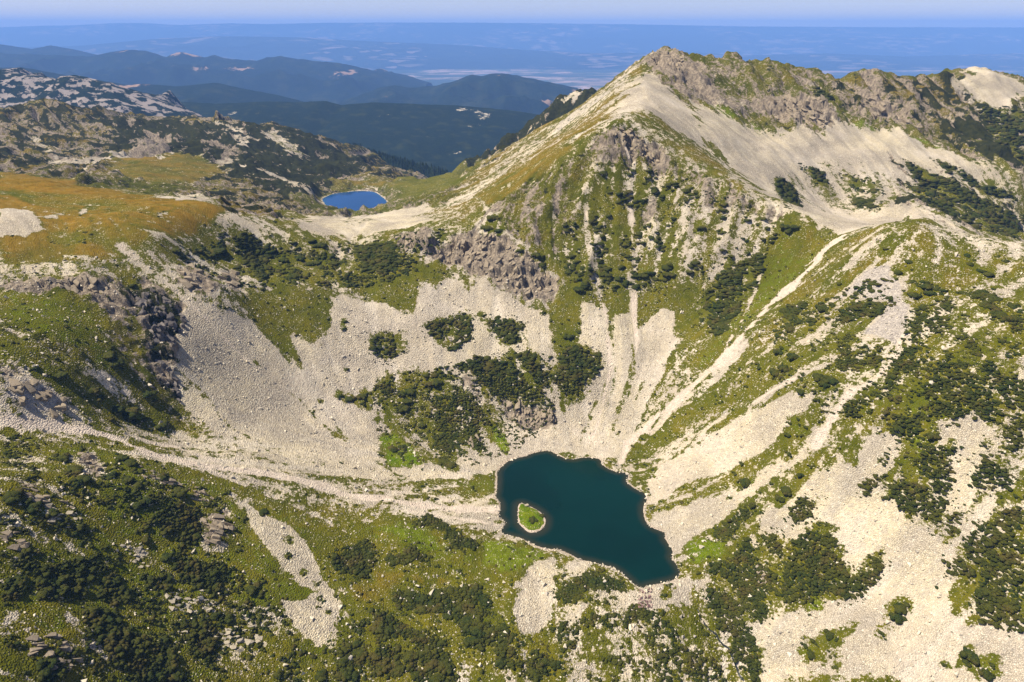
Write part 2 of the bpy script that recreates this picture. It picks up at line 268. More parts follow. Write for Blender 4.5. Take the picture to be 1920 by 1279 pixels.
fills('mountain pine shrub in the belt climbing the right hand ridge', 'pines climbing the right ridge', [[(1700,770),(1735,765),(1745,800),(1715,812),(1655,800),(1660,775)],[(1590,760),(1625,740),(1665,735),(1690,745),(1650,770),(1610,790),(1590,780)],[(1715,760),(1735,720),(1760,690),(1780,660),(1820,680),(1850,720),(1880,760),(1890,800),(1860,790),(1810,770),(1770,780),(1750,800),(1720,790)],[(1790,620),(1830,640),(1870,680),(1920,720),(1920,770),(1890,760),(1850,700)],[(1570,580),(1610,563),(1665,562),(1645,590),(1610,605),(1575,600)],[(1570,635),(1600,620),(1600,680),(1650,650),(1660,680),(1610,700),(1560,690),(1575,660)],[(1710,600),(1735,590),(1725,640),(1715,690),(1700,680)],[(1795,540),(1850,545),(1880,590),(1920,620),(1880,600),(1830,565),(1800,560)],[(1690,660),(1720,650),(1720,680),(1680,720),(1660,730)],[(1470,580),(1510,560),(1515,575),(1480,600)],[(1745,600),(1790,590),(1800,615),(1760,625)]], 2.4, .8, .2)
dots('mountain pine shrub dotted over the streaked slope right of the chute', 'pines right of the chute', [(1490,672,13),(1460,662,10),(1465,655,8),(1425,690,8),(1422,682,7),(1405,705,6),(1388,690,5),(1470,695,12),(1455,702,12),(1535,710,12),(1560,715,14),(1545,722,12),(1505,735,10),(1540,705,9),(1503,715,7),(1460,740,5),(1400,725,6),(1390,715,5),(1380,740,5),(1350,755,4),(1375,765,4),(1340,800,4),(1330,705,4),(1355,752,4),(1410,635,4),(1435,596,4),(1483,618,12),(1500,605,10),(1525,607,8),(1520,620,6),(1575,530,6),(1600,555,7),(1544,580,14),(1662,468,7),(1705,487,7),(1685,507,8),(1715,553,13),(1740,535,12),(1745,548,10),(1730,575,8),(1815,475,6),(1820,490,6),(1870,480,5),(1885,487,6),(1840,505,8),(1855,510,9),(1810,590,7),(1880,590,6),(1900,600,12),(1880,640,9),(1900,650,8),(1898,622,5),(1855,575,8),(1875,560,7),(1480,790,8),(1500,795,5),(1497,785,6),(1510,800,7),(1505,815,6),(1480,815,9),(1495,815,5),(1540,790,6)])
fills('mountain pine shrub in the tall dark patch below the saddle', 'pines below the saddle', [[(1307,612),(1318,560),(1345,520),(1390,480),(1425,468),(1432,490),(1415,530),(1400,560),(1378,592),(1360,622),(1340,630),(1325,602)]], 2.6, .75, .25)
fills('mountain pine shrub dotted over the steep face under the near summit', 'pines of the steep face', [[(1060,430),(1130,400),(1180,430),(1260,400),(1340,380),(1420,400),(1470,420),(1440,470),(1340,500),(1290,530),(1180,540),(1090,550),(1050,480)],[(1120,330),(1200,300),(1290,340),(1330,380),(1240,380),(1150,380)]], 3.0, .30, .6)
dots('dark mountain pine shrub on the broken face under the near summit', 'dark pines on the broken face', [(925,408,12),(915,426,14),(935,430,10),(975,468,9),(1005,478,11),(1015,495,9),(1015,480,7),(1085,545,13),(1095,540,9),(1135,515,12),(1165,500,9),(1140,505,8),(1150,542,6),(1205,515,12),(1215,510,9),(1255,515,13),(1250,500,9),(1210,570,4),(1068,632,12),(1085,606,5),(1065,600,4),(1085,622,6),(1475,425,11),(1490,425,10),(1480,432,8),(1432,448,7),(1315,432,9),(1370,560,6)])
fills('mountain pine shrub in the scattered thickets on the scree above the lake', 'pines on the upper scree', [[(800,612),(825,600),(862,590),(888,596),(882,632),(860,652),(838,662),(803,632)],[(905,602),(930,595),(980,607),(975,640),(940,648),(920,622)],[(690,632),(705,625),(748,620),(757,652),(740,668),(710,670),(695,655)]], 2.2, .62, .3)
fills('mountain pine shrub in the big dark thickets on the rocky shelf above the lake', 'pines on the rocky shelf', [[(865,690),(900,672),(945,675),(975,700),(985,720),(1030,745),(1040,765),(1010,762),(970,745),(930,745),(900,720)],[(960,662),(990,660),(1030,700),(1035,735),(1010,722),(985,690)],[(1050,672),(1075,645),(1122,665),(1125,690),(1100,710),(1080,745),(1060,740),(1040,712),(1050,690)],[(705,722),(740,708),(745,738),(720,747)]], 2.3, .9)
fills('mountain pine shrub in the broken thicket at the lower left of the shelf', 'pines of the lower shelf', [[(810,752),(850,730),(890,745),(917,790),(895,822),(905,848),(870,832),(850,862),(815,842),(818,790)]], 2.2, .7, .35)
dots('round mountain pine shrub between scree and rock left of the rocky shelf', 'pines left of the shelf', [(637,742,9),(655,747,10),(680,742,11),(690,735,9),(680,755,9),(755,738,10),(768,735,12),(765,752,11),(760,768,12),(775,725,8),(805,720,10),(815,705,9),(820,720,12),(800,705,8),(790,800,11),(765,808,9),(735,842,12),(750,838,9),(752,852,9),(745,830,7),(833,872,13),(845,878,12),(838,860,8),(772,870,4),(782,920,6),(800,935,7),(778,932,6),(815,935,6),(790,912,6),(798,908,5),(757,927,3),(730,943,3),(716,938,3),(820,820,9),(885,915,6),(890,920,5),(600,750,4),(587,770,5),(650,690,5),(648,602,6),(645,615,7),(637,868,5),(870,586,5),(905,592,5),(1018,588,5)])
fills('mountain pine shrub in the thicket on the rim west of the dark crags', 'pines on the rim', [[(660,458),(735,450),(752,490),(722,517),(685,500)],[(440,440),(470,435),(500,465),(500,500),(490,535),(475,510),(455,490)]], 2.6, .85)
dots('dark mountain pine shrub on the green rim below the golden plateau', 'pines below the plateau', [(328,470,12),(368,466,11),(405,466,18),(395,475,10),(420,472,10),(508,470,9),(443,500,9),(500,503,11),(530,488,10),(545,500,7),(560,482,11),(578,495,11),(592,492,11),(602,502,10),(625,492,10),(553,520,12),(570,522,8),(515,415,7),(550,452,8),(245,532,9),(600,460,14),(585,450,9),(620,480,8),(640,490,7)])
dots('dark mountain pine shrub on the shady spur at the left edge', 'pines of the left spur', [(200,662,15),(215,675,15),(205,645,9),(150,655,6),(62,688,9),(85,700,9),(110,702,13),(172,730,13),(185,745,10),(215,765,17),(235,775,19),(250,790,12),(205,785,9),(275,738,13),(300,795,13),(265,782,9),(290,750,9),(305,810,9),(45,610,5),(120,610,6)])
fills('small mountain pine shrub scattered between the mats of the left foreground', 'scattered pines of the left foreground', [[(0,820),(150,840),(420,905),(440,1040),(560,1180),(560,1279),(0,1279)]], 1.7, .27, .58)
fills('small mountain pine shrub scattered over the right hand slope', 'scattered pines of the right slope', [[(1450,600),(1600,530),(1720,520),(1920,560),(1920,860),(1720,860),(1640,770),(1540,770),(1440,720)]], 2.0, .22, .6)
fills('small mountain pine shrub scattered between the thickets of the shelf', 'scattered pines of the shelf', [[(680,700),(860,680),(1040,660),(1045,790),(860,885),(720,875)]], 1.6, .16, .5)
fills('small mountain pine shrub scattered along the rim', 'scattered pines of the rim', [[(400,430),(650,455),(840,425),(800,505),(560,535),(420,530),(330,480)]], 1.9, .28, .55)
fills('mountain pine shrub on the floor of the eastern cirque behind the saddle', 'pines of the eastern cirque', [[(1690,300),(1740,320),(1800,350),(1860,380),(1920,410),(1920,445),(1850,430),(1760,400),(1700,370),(1720,345)],[(1500,310),(1540,320),(1560,345),(1530,340)],[(1450,340),(1480,345),(1500,380),(1480,385),(1460,360)],[(1580,330),(1640,345),(1650,365),(1600,350)],[(1600,365),(1650,380),(1640,395),(1610,385)],[(1750,295),(1830,330),(1900,370),(1860,360),(1780,325)],[(1840,200),(1920,210),(1920,300),(1870,270)],[(1530,160),(1560,180),(1550,190),(1530,175)]], 4.0, .75, .35)

# ------------------------------------------------------------------ land cover: outlines traced on the photo, laid on the ground
# weights: grass, gold, vivid, shrubby, rock, gravel, grey stones, wet sand   (what is left over is pale scree)
KIND = {'S': (0.03, 0, 0, 0, 0, 0, 0, 0), 'S2': (0.44, 0.25, 0, 0, 0, 0, 0, 0), 'G': (0.88, 0.14, 0, 0, 0, 0, 0, 0), 'M': (0.60, 0.16, 0, 0, 0.08, 0, 0, 0), 'MR': (0.64, 0.26, 0, 0.14, 0.68, 0, 0, 0),
        'O': (0.86, 0.72, 0, 0, 0, 0, 0, 0), 'OG': (0.84, 0.5, 0, 0, 0, 0, 0, 0), 'V': (0.88, 0, 0.8, 0, 0, 0, 0, 0), 'GV': (0.90, 0.05, 0.4, 0, 0, 0, 0, 0), 'R': (0.15, 0.1, 0, 0, 1.0, 0, 0.2, 0), 'R2': (0.25, 0.1, 0, 0, 0.7, 0, 0.1, 0),
        'P': (0.04, 0, 0, 0, 0, 0.95, 0, 0), 'RK': (0.12, 0.1, 0, 0.50, 1.0, 0, 0, 0), 'W': (0.1, 0, 0, 0, 0.1, 0, 0.9, 0), 'D': (0.40, 0.2, 0, 0.92, 0.8, 0, 0, 0), 'D2': (0.55, 0.5, 0, 0.5, 0.75, 0, 0, 0), 'F': (0.62, 0.5, 0, 0, 0.25, 0, 0.15, 0), 'SD': (0, 0.1, 0, 0, 0, 0.6, 0, 0.5)}  # left cliff class: dark rock, its shrubby weight darkens it as painted shade
CW = np.tile(np.array(KIND['M'], float), (len(VX), 1))
JN = (fbm(VX, VY, 22, 4, 3) - 0.5) * 2; RIB = np.zeros(len(VX))
def blend(idx, m, kind):
    CW[idx] = CW[idx] * (1 - m[:, None]) + np.array(KIND[kind])[None] * m[:, None]
def region(kind, pts, jit=9.0, soft=4.0, op=1.0, st=0.0, world=False):
    poly = np.asarray(pts, float) if world else castxy(pts)
    if len(poly) < 3: return
    rm = np.median(np.hypot(poly[:, 0], poly[:, 1])); k = max(1.0, rm / 650); jit *= k * 1.5; soft *= k * (1.3 if kind[0] in 'SV' else 2.0)
    pad = jit + soft + 2
    idx = np.nonzero((VX > poly[:, 0].min() - pad) & (VX < poly[:, 0].max() + pad) & (VY > poly[:, 1].min() - pad) & (VY < poly[:, 1].max() + pad))[0]
    if not len(idx): return
    sd = poly_sd(VX[idx], VY[idx], poly) + JN[idx] * jit + VS[idx] * st
    blend(idx, sstep(soft, -soft, sd) * op, kind)
def stroke(kind, pts, w, op=1.0, jit=2.0, soft=1.5, rib=0.0):
    p = castxy(pts)
    soft *= 1.7; jit *= 1.5
    idx = np.nonzero((VX > p[:, 0].min() - w - 8) & (VX < p[:, 0].max() + w + 8) & (VY > p[:, 1].min() - w - 8) & (VY < p[:, 1].max() + w + 8))[0]
    X, Y = VX[idx], VY[idx]; d2 = np.full(len(idx), 1e18)
    for (x0, y0), (x1, y1) in zip(p[:-1], p[1:]):
        ex, ey = x1 - x0, y1 - y0; t = np.clip(((X - x0) * ex + (Y - y0) * ey) / (ex * ex + ey * ey + 1e-9), 0, 1)
        d2 = np.minimum(d2, (X - x0 - t * ex) ** 2 + (Y - y0 - t * ey) ** 2)
    blend(idx, sstep(soft, -soft, np.sqrt(d2) - w / 2 + JN[idx] * jit + VS[idx] * min(1.2, w * .15)) * op, kind)
    if rib: RIB[idx] = np.maximum(RIB[idx], rib * np.exp(-d2 / (w * .8) ** 2))

# --- distant half
far_ = np.nonzero(VY > 950)[0]; blend(far_, np.ones(len(far_)) * sstep(950, 1050, VY[far_]), 'MR')
west = [(-1500,1180),(-700,1130),(-480,1250),(-330,1600),(-150,1650),(-150,2600),(-1900,2600)]; region('D2', west, world=True, soft=20)
region('D', [(-150,1640),(60,1560),(220,1560),(330,1700),(600,1900),(600,2500),(-150,2500)], world=True, soft=15, st=6); region('D', [(0,228),(100,206),(200,226),(340,235),(405,222),(530,243),(620,280),(740,325),(600,360),(540,380),(480,350),(420,320),(330,290),(250,285),(150,300),(0,320)], st=8)
region('D2', [(0,228),(100,206),(200,226),(230,260),(180,300),(120,330),(0,330)], st=8)
region('D2', [(330,360),(480,350),(600,400),(540,410),(420,390)], st=4)
region('S2', [(1040,195),(1090,168),(1075,185),(1000,235)], op=.6, st=8); region('OG', [(190,305),(250,292),(340,290),(400,305),(420,322),(350,340),(300,350),(200,330)])
region('O', [(230,300),(270,292),(330,292),(375,302),(330,306),(260,306)], op=.7)
region('S', [(125,325),(160,312),(190,300),(245,288),(185,312),(160,328)]); region('S', [(65,262),(80,265),(125,300),(150,305),(130,312),(90,285)], op=.5, st=8); region('S', [(415,300),(435,298),(455,318),(430,318)])
region('S', [(480,325),(520,322),(560,340),(600,375),(580,372),(530,340)], op=.55, st=8); region('S', [(375,228),(400,222),(430,230),(470,262),(455,268),(420,240)], op=.6, st=9); region('S2', [(490,250),(520,250),(575,285),(560,290)], op=.9); region('S', [(280,370),(340,365),(400,375),(390,385),(330,385)], op=.6)
region('R', [(250,265),(300,250),(330,270),(300,292),(255,290)], op=.8); region('R', [(380,270),(430,270),(440,295),(400,300)], op=.6)
region('G', [(735,352),(800,332),(880,318),(900,310),(880,330),(845,350),(790,368),(745,370)]); region('OG', [(640,345),(720,335),(800,325),(760,345),(700,355)], op=.7)
region('S', [(560,430),(640,405),(720,400),(800,385),(860,385),(820,410),(740,428),(640,445)], st=3); region('M', [(640,412),(700,405),(720,415),(660,425)], op=.5)
region('F', [(1175,226),(1110,265),(1000,345),(900,395),(820,418),(770,405),(885,325),(1000,252),(1140,165),(1190,115),(1230,95),(1215,160)], st=6)
region('S', [(830,405),(760,420),(810,390),(900,335),(1000,270),(1050,240),(960,320),(880,375)], st=5, op=.25)
region('OG', [(1130,245),(1040,285),(930,340),(870,385),(900,385),(1000,335),(1110,265)], st=8, op=.75)
region('W', [(1190,120),(1140,168),(1000,255),(1060,235),(1180,160)], st=4, op=.5)
region('D', [(1095,164),(1000,215),(900,285),(850,315),(930,300),(1000,252),(1080,200)], st=7); region('S2', [(1090,168),(1030,210),(1000,235),(1060,190)], op=.6, st=5)
region('S', [(1150,215),(1180,165),(1205,140),(1260,165),(1290,200),(1330,270),(1430,375),(1380,362),(1290,312),(1210,245)], st=6)
region('OG', [(1150,212),(1200,205),(1260,235),(1330,285),(1420,375),(1380,360),(1300,315),(1230,262),(1180,222)], st=9, op=.8)
region('R2', [(1185,125),(1240,82),(1300,100),(1430,115),(1525,150),(1570,240),(1500,235),(1430,220),(1350,205),(1290,190),(1270,165),(1220,125)], st=5)
region('MR', [(1330,130),(1430,120),(1500,150),(1540,200),(1450,190),(1360,180)], st=6)
region('R', [(1430,195),(1500,185),(1560,210),(1565,245),(1490,240),(1440,218)], op=.85); region('R', [(1200,105),(1240,84),(1275,98),(1290,190),(1265,165),(1225,130)], op=.8)
region('D2', [(1540,160),(1620,148),(1720,150),(1800,135),(1840,190),(1920,180),(1920,300),(1800,270),(1700,240),(1600,215)], st=7)
region('D', [(1770,230),(1860,200),(1920,210),(1920,330),(1850,290)], st=5); region('S', [(1790,130),(1830,124),(1920,150),(1920,205),(1860,200),(1800,165)], op=.85, st=5); region('R', [(1600,180),(1660,170),(1720,210),(1700,245),(1620,215)], op=.7)
region('S', [(1290,185),(1350,215),(1450,245),(1540,252),(1600,228),(1700,255),(1790,285),(1850,320),(1800,345),(1900,400),(1920,440),(1800,430),(1700,405),(1620,430),(1560,432),(1480,400),(1400,335),(1330,255)], st=6)
region('V', [(1310,195),(1350,205),(1400,228),(1460,252),(1440,245),(1380,225)], op=.7, st=4); region('V', [(1570,215),(1620,225),(1640,240),(1600,230)], op=.7, st=4); region('V', [(1660,228),(1720,255),(1770,275),(1740,268)], op=.8, st=5)
region('M', [(1430,320),(1560,290),(1680,330),(1800,380),(1920,420),(1800,430),(1700,400),(1600,400),(1500,380)], st=10, op=.6)
region('D', [(1680,300),(1760,330),(1850,370),(1920,400),(1920,445),(1800,420),(1700,380)], st=12, op=.7)
# --- plateau
region('O', [(0,325),(130,338),(250,365),(405,388),(425,402),(395,445),(300,450),(225,470),(215,495),(120,495),(0,500)])
region('OG', [(80,430),(230,420),(330,440),(390,440),(300,455),(230,475),(100,455)], op=.6)
region('S', [(0,395),(55,393),(82,425),(45,440),(0,438)], jit=4, soft=2); region('S', [(150,390),(165,385),(160,398),(148,400)], jit=2, soft=2); region('S', [(80,405),(110,398),(105,404),(85,408)], jit=2, soft=2)
region('S2', [(0,492),(60,485),(130,490),(200,500),(225,520),(150,520),(60,520),(0,522)], op=.9, jit=14); region('S', [(0,488),(100,487),(60,500),(0,503)], op=.7)
region('S', [(400,415),(415,400),(440,400),(480,420),(540,440),(560,490),(530,460),(470,435),(420,435),(415,450)], jit=6, op=.8); region('S', [(560,420),(640,430),(620,450),(575,440)], op=.6)
# --- left spur
region('MR', [(0,520),(240,525),(300,545),(345,600),(330,700),(345,790),(250,800),(0,780)])
region('R', [(0,522),(80,520),(180,530),(235,545),(240,590),(215,600),(180,560),(100,548),(0,545)], op=.85)
region('GV', [(0,545),(60,552),(130,560),(180,590),(215,640),(205,680),(150,660),(100,640),(0,600)], op=.9); region('G', [(0,625),(60,640),(140,670),(120,690),(0,670)], op=.8)
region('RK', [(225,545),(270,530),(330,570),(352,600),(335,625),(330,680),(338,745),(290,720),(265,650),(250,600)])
region('W', [(0,700),(60,705),(130,740),(150,780),(60,775),(0,765)], op=.8); region('S2', [(60,650),(0,600),(40,610),(110,670),(230,700),(320,770),(280,770),(180,710)], op=.6, jit=5)
region('G', [(60,690),(120,710),(150,745),(200,760),(130,740)], op=.7)
# --- head of the cirque
region('M', [(400,420),(500,425),(650,450),(760,430),(840,410),(760,480),(840,505),(700,560),(600,560),(450,560),(350,520),(250,480),(300,445)])
region('G', [(430,470),(560,500),(640,470),(840,490),(790,520),(640,530),(500,540)], op=.6)
region('S', [(345,590),(375,565),(430,588),(470,600),(520,650),(565,688),(540,620),(590,645),(608,600),(612,560),(640,548),(690,562),(740,580),(775,595),(786,540),(800,535),(818,545),(824,525),(845,520),(862,527),(880,547),(897,527),(912,530),(935,550),(985,575),(1030,590),(1035,640),(1042,700),(1062,800),(1040,850),(960,865),(930,880),(900,890),(850,900),(800,900),(760,905),(700,900),(600,880),(520,865),(420,820),(350,780),(335,700)], jit=4, soft=2)
region('G', [(450,560),(520,534),(622,556),(627,590),(606,634),(586,645),(545,615),(538,635),(571,688),(524,650),(487,615)], jit=5, soft=2.5)
region('G', [(640,520),(700,510),(780,500),(838,505),(822,535),(790,535),(783,560),(775,593),(745,576),(690,556),(655,545)], jit=5, soft=2.5)
region('MR', [(900,400),(1000,345),(1100,270),(1175,226),(1250,290),(1330,342),(1430,388),(1500,410),(1480,480),(1300,530),(1090,545),(1040,500),(960,450)], st=5)
region('G', [(1060,520),(1140,530),(1290,530),(1330,600),(1290,650),(1262,590),(1235,590),(1200,605),(1150,590),(1135,600),(1108,572),(1090,572),(1088,610),(1078,640),(1050,660),(1038,640),(1030,595)], st=4, jit=5)
region('G', [(1140,280),(1160,300),(1130,360),(1100,380),(1090,420),(1060,430),(1080,360)], op=.75, st=5); region('GV', [(1110,360),(1170,380),(1180,440),(1140,440),(1110,400)], op=.6, st=4); region('G', [(1240,400),(1330,400),(1400,440),(1330,470),(1250,460)], op=.6, st=6)
region('GV', [(1440,440),(1520,418),(1582,440),(1540,475),(1480,545),(1400,615),(1330,685),(1300,692),(1340,620),(1420,540)], st=3)
region('OG', [(1500,415),(1582,440),(1540,470),(1500,460),(1480,435)], op=.7)
region('R', [(812,480),(850,440),(900,425),(960,450),(1050,520),(1055,552),(990,562),(930,525),(880,505)], jit=6); region('R', [(735,445),(800,432),(815,475),(750,478)], op=.9); region('R', [(1120,272),(1175,226),(1235,275),(1262,330),(1210,300),(1150,310)], op=.9)
region('R2', [(600,445),(650,470),(640,500),(600,490)], op=.6); region('R', [(320,500),(390,495),(395,550),(350,555)], op=.7); region('R', [(410,500),(450,495),(450,555),(420,545)], op=.7)
region('S', [(1090,572),(1108,568),(1128,580),(1142,610),(1145,690),(1130,730),(1100,770),(1075,850),(1035,850),(1060,770),(1115,700),(1130,670),(1085,640)], jit=3, soft=2)
region('S', [(1150,592),(1190,590),(1195,620),(1185,700),(1150,780),(1120,850),(1080,855),(1110,780),(1142,720)], jit=4, soft=2)
region('S', [(1200,612),(1222,600),(1240,580),(1262,588),(1260,620),(1275,640),(1250,695),(1220,745),(1190,800),(1160,860),(1120,858),(1145,800),(1180,730)], jit=4, soft=2)
region('M', [(1260,640),(1290,690),(1240,760),(1200,800),(1235,740)], op=.6)
for pl, w, k in (([(1190,300),(1182,350),(1185,420),(1188,500),(1190,560),(1195,640),(1185,690)],4,'P'),([(1095,360),(1100,430),(1120,520),(1138,600),(1145,690),(1130,760),(1105,830)],3.5,'P'),([(1165,250),(1180,290)],5,'P'),([(880,370),(930,420),(990,470),(1040,520)],2.5,'S'),([(1360,530),(1320,590)],3,'S'),([(1425,520),(1390,600),(1350,680)],2,'P')):
    stroke(k, pl, w, op=.9)
for a in [[(1185,650),(1190,700),(1180,740),(1150,800)], [(1150,640),(1155,700),(1140,760)], [(1205,720),(1180,770),(1160,810)], [(1270,640),(1250,700),(1210,760)], [(1040,590),(1052,650),(1060,690)]]: stroke('G', a, 2.5, op=.8, jit=3)
region('W', [(1365,440),(1400,430),(1395,460),(1360,490),(1340,480)], op=.9, jit=4); region('S', [(1340,500),(1365,480),(1355,510),(1330,530)], op=.8, jit=3)
for a, w in (([(1150,245),(1125,310),(1095,370),(1065,430)],8), ([(1195,265),(1215,330),(1225,400),(1228,470)],7), ([(1250,300),(1275,370),(1288,440)],8), ([(1325,345),(1330,400),(1312,455)],8), ([(1000,352),(985,400),(1005,450)],8), ([(1085,295),(1050,360),(1015,405)],9), ([(1390,372),(1372,425),(1345,475)],7), ([(1130,420),(1110,480),(1100,520)],6), ([(930,385),(900,420)],8), ([(1440,395),(1425,440)],6)): stroke('R2', a, w, op=.85, jit=5, soft=3, rib=5)
for a, w in (([(1110,340),(1085,410),(1075,470)],5), ([(1240,330),(1250,400),(1258,480)],5), ([(1160,330),(1150,400),(1150,480),(1155,560)],6), ([(1300,350),(1310,410),(1300,480)],5), ([(1350,370),(1345,430)],5), ([(1030,350),(1035,420),(1060,480)],5), ([(1210,480),(1215,560)],7)): stroke('GV', a, w, op=.8, jit=5, soft=3)
for a, w in (([(0,470),(120,478),(225,500)],5), ([(235,428),(300,440),(330,455)],3), ([(80,405),(112,399)],4), ([(0,358),(60,365)],4), ([(300,400),(330,392)],3)): stroke('S2', a, w, op=.85, jit=4)
region('G', [(20,350),(120,362),(240,385),(230,400),(120,385),(30,370)], op=.5, jit=14); region('G', [(90,440),(160,430),(240,450),(200,470),(120,462)], op=.6, jit=12)
# --- shelf of scrub above the lake
region('M', [(680,745),(720,690),(760,680),(800,690),(850,690),(900,670),(960,660),(1000,655),(1040,720),(1045,800),(1010,810),(960,800),(955,830),(900,835),(850,885),(800,870),(720,870),(700,840),(720,800),(690,780)], jit=7)
region('S', [(830,670),(870,660),(960,650),(940,668),(880,680),(840,700)], op=.9, jit=4); region('S', [(940,810),(1000,800),(1050,820),(1040,850),(950,860),(900,880)], jit=3)
region('R', [(940,745),(990,755),(1040,775),(1042,798),(1000,805),(960,790)], jit=5); region('R2', [(865,695),(885,700),(905,740),(930,760),(900,760),(870,720)], jit=4)
region('V', [(705,820),(740,815),(790,860),(800,880),(730,872)], jit=5); region('V', [(895,785),(930,790),(955,815),(950,850),(925,815)], jit=4); region('V', [(925,625),(980,640),(975,648),(930,648)], jit=3, op=.8); region('GV', [(850,905),(880,900),(930,898),(930,920),(890,935),(855,925)], jit=4)
region('M', [(800,605),(885,590),(885,635),(845,665),(805,640)], jit=5, op=.8); region('M', [(690,625),(755,615),(760,660),(715,680)], jit=5, op=.8); region('M', [(905,598),(985,605),(980,645),(920,640)], jit=5, op=.8); region('M', [(1045,650),(1125,660),(1125,700),(1080,745),(1045,730)], jit=5, op=.8)
# --- west of the lake
stroke('P', [(225,458),(270,500),(330,545),(380,592),(425,640),(490,695),(560,740)], 5, op=.55); stroke('OG', [(340,545),(420,610),(470,660)], 5, op=.4, jit=5)
for a, w in (([(500,705),(560,745),(600,790),(660,835),(720,850)],3), ([(330,700),(390,745),(430,800),(520,840)],7), ([(335,760),(420,815),(500,842),(600,870)],8), ([(620,790),(660,830)],3), ([(480,680),(530,720)],2.5), ([(700,860),(760,900),(830,930)],4)): stroke('M' if w > 3 else 'G', a, w, op=.75, jit=4)
region('S2', [(330,810),(440,840),(600,880),(760,910),(930,930),(930,985),(860,985),(760,960),(560,930),(420,900),(300,860)], jit=6, op=.9)
for a, w, op in (([(0,790),(100,800),(200,815),(280,845),(340,862),(420,878),(500,890),(600,912),(700,932),(800,948),(930,955)],8,1), ([(240,815),(330,835),(400,860)],5,.7), ([(600,905),(720,918),(800,930),(870,945)],3,.7), ([(760,955),(850,970),(940,985)],4,.8), ([(350,865),(420,890),(470,920),(520,940)],5,.7), ([(410,960),(450,990),(510,1040),(560,1090)],3,.8), ([(860,960),(900,940),(925,930)],3,.8)): stroke('P', a, w, op)
region('M', [(640,865),(760,890),(800,905),(900,915),(850,925),(760,912)], op=.4)
# --- left foreground
region('GV', [(0,810),(150,830),(300,870),(420,900),(450,950),(560,960),(640,1000),(620,1279),(0,1279)], op=.9, jit=14)
region('M', [(0,810),(120,820),(90,900),(60,1000),(0,1000)], op=.8, jit=10); region('MR', [(0,880),(110,900),(160,960),(140,1030),(30,1000)], op=.6); region('MR', [(40,1180),(150,1190),(180,1279),(20,1279)], op=.7); region('R2', [(60,860),(170,850),(185,890),(150,910)], op=.7)
region('S2', [(300,1120),(400,1110),(520,1150),(500,1230),(400,1200),(320,1150)], op=.5, jit=8); region('M', [(400,1150),(640,1130),(640,1279),(400,1279)], op=.5, jit=10)
region('S', [(458,950),(485,958),(545,992),(590,1040),(604,1092),(640,1130),(632,1235),(560,1182),(525,1130),(592,1110),(530,1070),(482,1000)], jit=3, soft=2)
region('R', [(370,970),(420,960),(435,1005),(415,1035),(385,1030)], jit=4, op=.9); region('R', [(145,855),(175,850),(190,890),(160,890)], op=.8, jit=3)
for a in [[(75,1090),(120,1130),(160,1190),(220,1260)], [(250,1020),(300,1060),(350,1090)], [(100,930),(150,960),(195,970)]]: stroke('S2', a, 5, op=.8, jit=4)
# --- bench and outlet
region('G', [(600,965),(740,955),(800,975),(880,1000),(960,1012),(1035,1042),(1000,1062),(960,1110),(930,1180),(830,1279),(600,1279),(640,1100),(590,1000)], jit=8)
region('GV', [(640,975),(740,962),(800,985),(900,1030),(900,1060),(870,1080),(780,1050),(680,1010)], op=.9); region('V', [(700,985),(780,985),(850,1040),(780,1030)], op=.45); region('V', [(890,1010),(960,1012),(1020,1040),(960,1090),(900,1060)], op=.7, jit=6)
region('O', [(640,1085),(720,1055),(840,1080),(840,1100),(760,1108),(650,1150)], op=.55, jit=8); region('S2', [(560,970),(640,960),(760,965),(640,985)], op=.6)
region('S', [(1000,1060),(1036,1048),(1042,1100),(1038,1150),(1010,1182),(982,1188),(960,1150),(978,1105),(940,1112),(985,1080)], jit=3, soft=2); region('S', [(1070,1060),(1112,1056),(1095,1082),(1068,1082)], jit=3, soft=2)
region('S', [(1110,1120),(1150,1100),(1200,1105),(1290,1085),(1285,1145),(1210,1155),(1120,1130),(1080,1170),(1060,1200),(1065,1150)], jit=4, soft=2)
region('M', [(1050,1150),(1180,1140),(1300,1150),(1380,1279),(1040,1279)], jit=8); region('OG', [(1180,1160),(1290,1165),(1310,1220),(1200,1230)], op=.5); region('S2', [(1060,1180),(1090,1180),(1110,1279),(1070,1279)], op=.7)
region('GV', [(1340,1180),(1370,1210),(1390,1279),(1360,1279)], op=.9, jit=3); region('V', [(1285,1000),(1340,988),(1365,1040),(1310,1072),(1275,1060)], op=.8, jit=5)
# --- right side of the lake
region('M', [(1230,760),(1330,690),(1400,620),(1500,520),(1590,440),(1690,414),(1800,448),(1920,465),(1920,860),(1700,860),(1560,900),(1440,960),(1330,1010),(1280,990),(1220,930),(1190,870)], st=6, jit=6)
region('OG', [(1500,520),(1590,450),(1690,420),(1740,500),(1600,540),(1500,600),(1420,660),(1400,640)], st=8, op=.85); region('W', [(1600,470),(1690,418),(1780,460),(1780,500),(1700,490),(1640,500)], st=6, op=.35); region('O', [(1780,480),(1920,475),(1920,520),(1800,530)], op=.5, st=5); region('S2', [(1760,480),(1920,520),(1920,700),(1800,640),(1720,540)], op=.3, st=6); region('OG', [(1690,420),(1800,455),(1820,520),(1760,560),(1720,500)], op=.6, st=8)
region('W', [(1593,531),(1620,510),(1660,501),(1687,524),(1700,561),(1702,610),(1683,642),(1640,632),(1615,628),(1646,598),(1660,570),(1600,555),(1550,575),(1520,590),(1560,560)], jit=4, soft=2)
region('S', [(1478,738),(1522,742),(1515,768),(1475,805),(1420,850),(1340,885),(1285,905),(1225,945),(1212,900),(1240,870),(1347,807),(1411,768)], jit=4, soft=2)
region('S', [(1215,950),(1290,945),(1385,915),(1440,880),(1400,940),(1350,980),(1300,1000),(1268,1035),(1245,1000)], jit=4, soft=2)
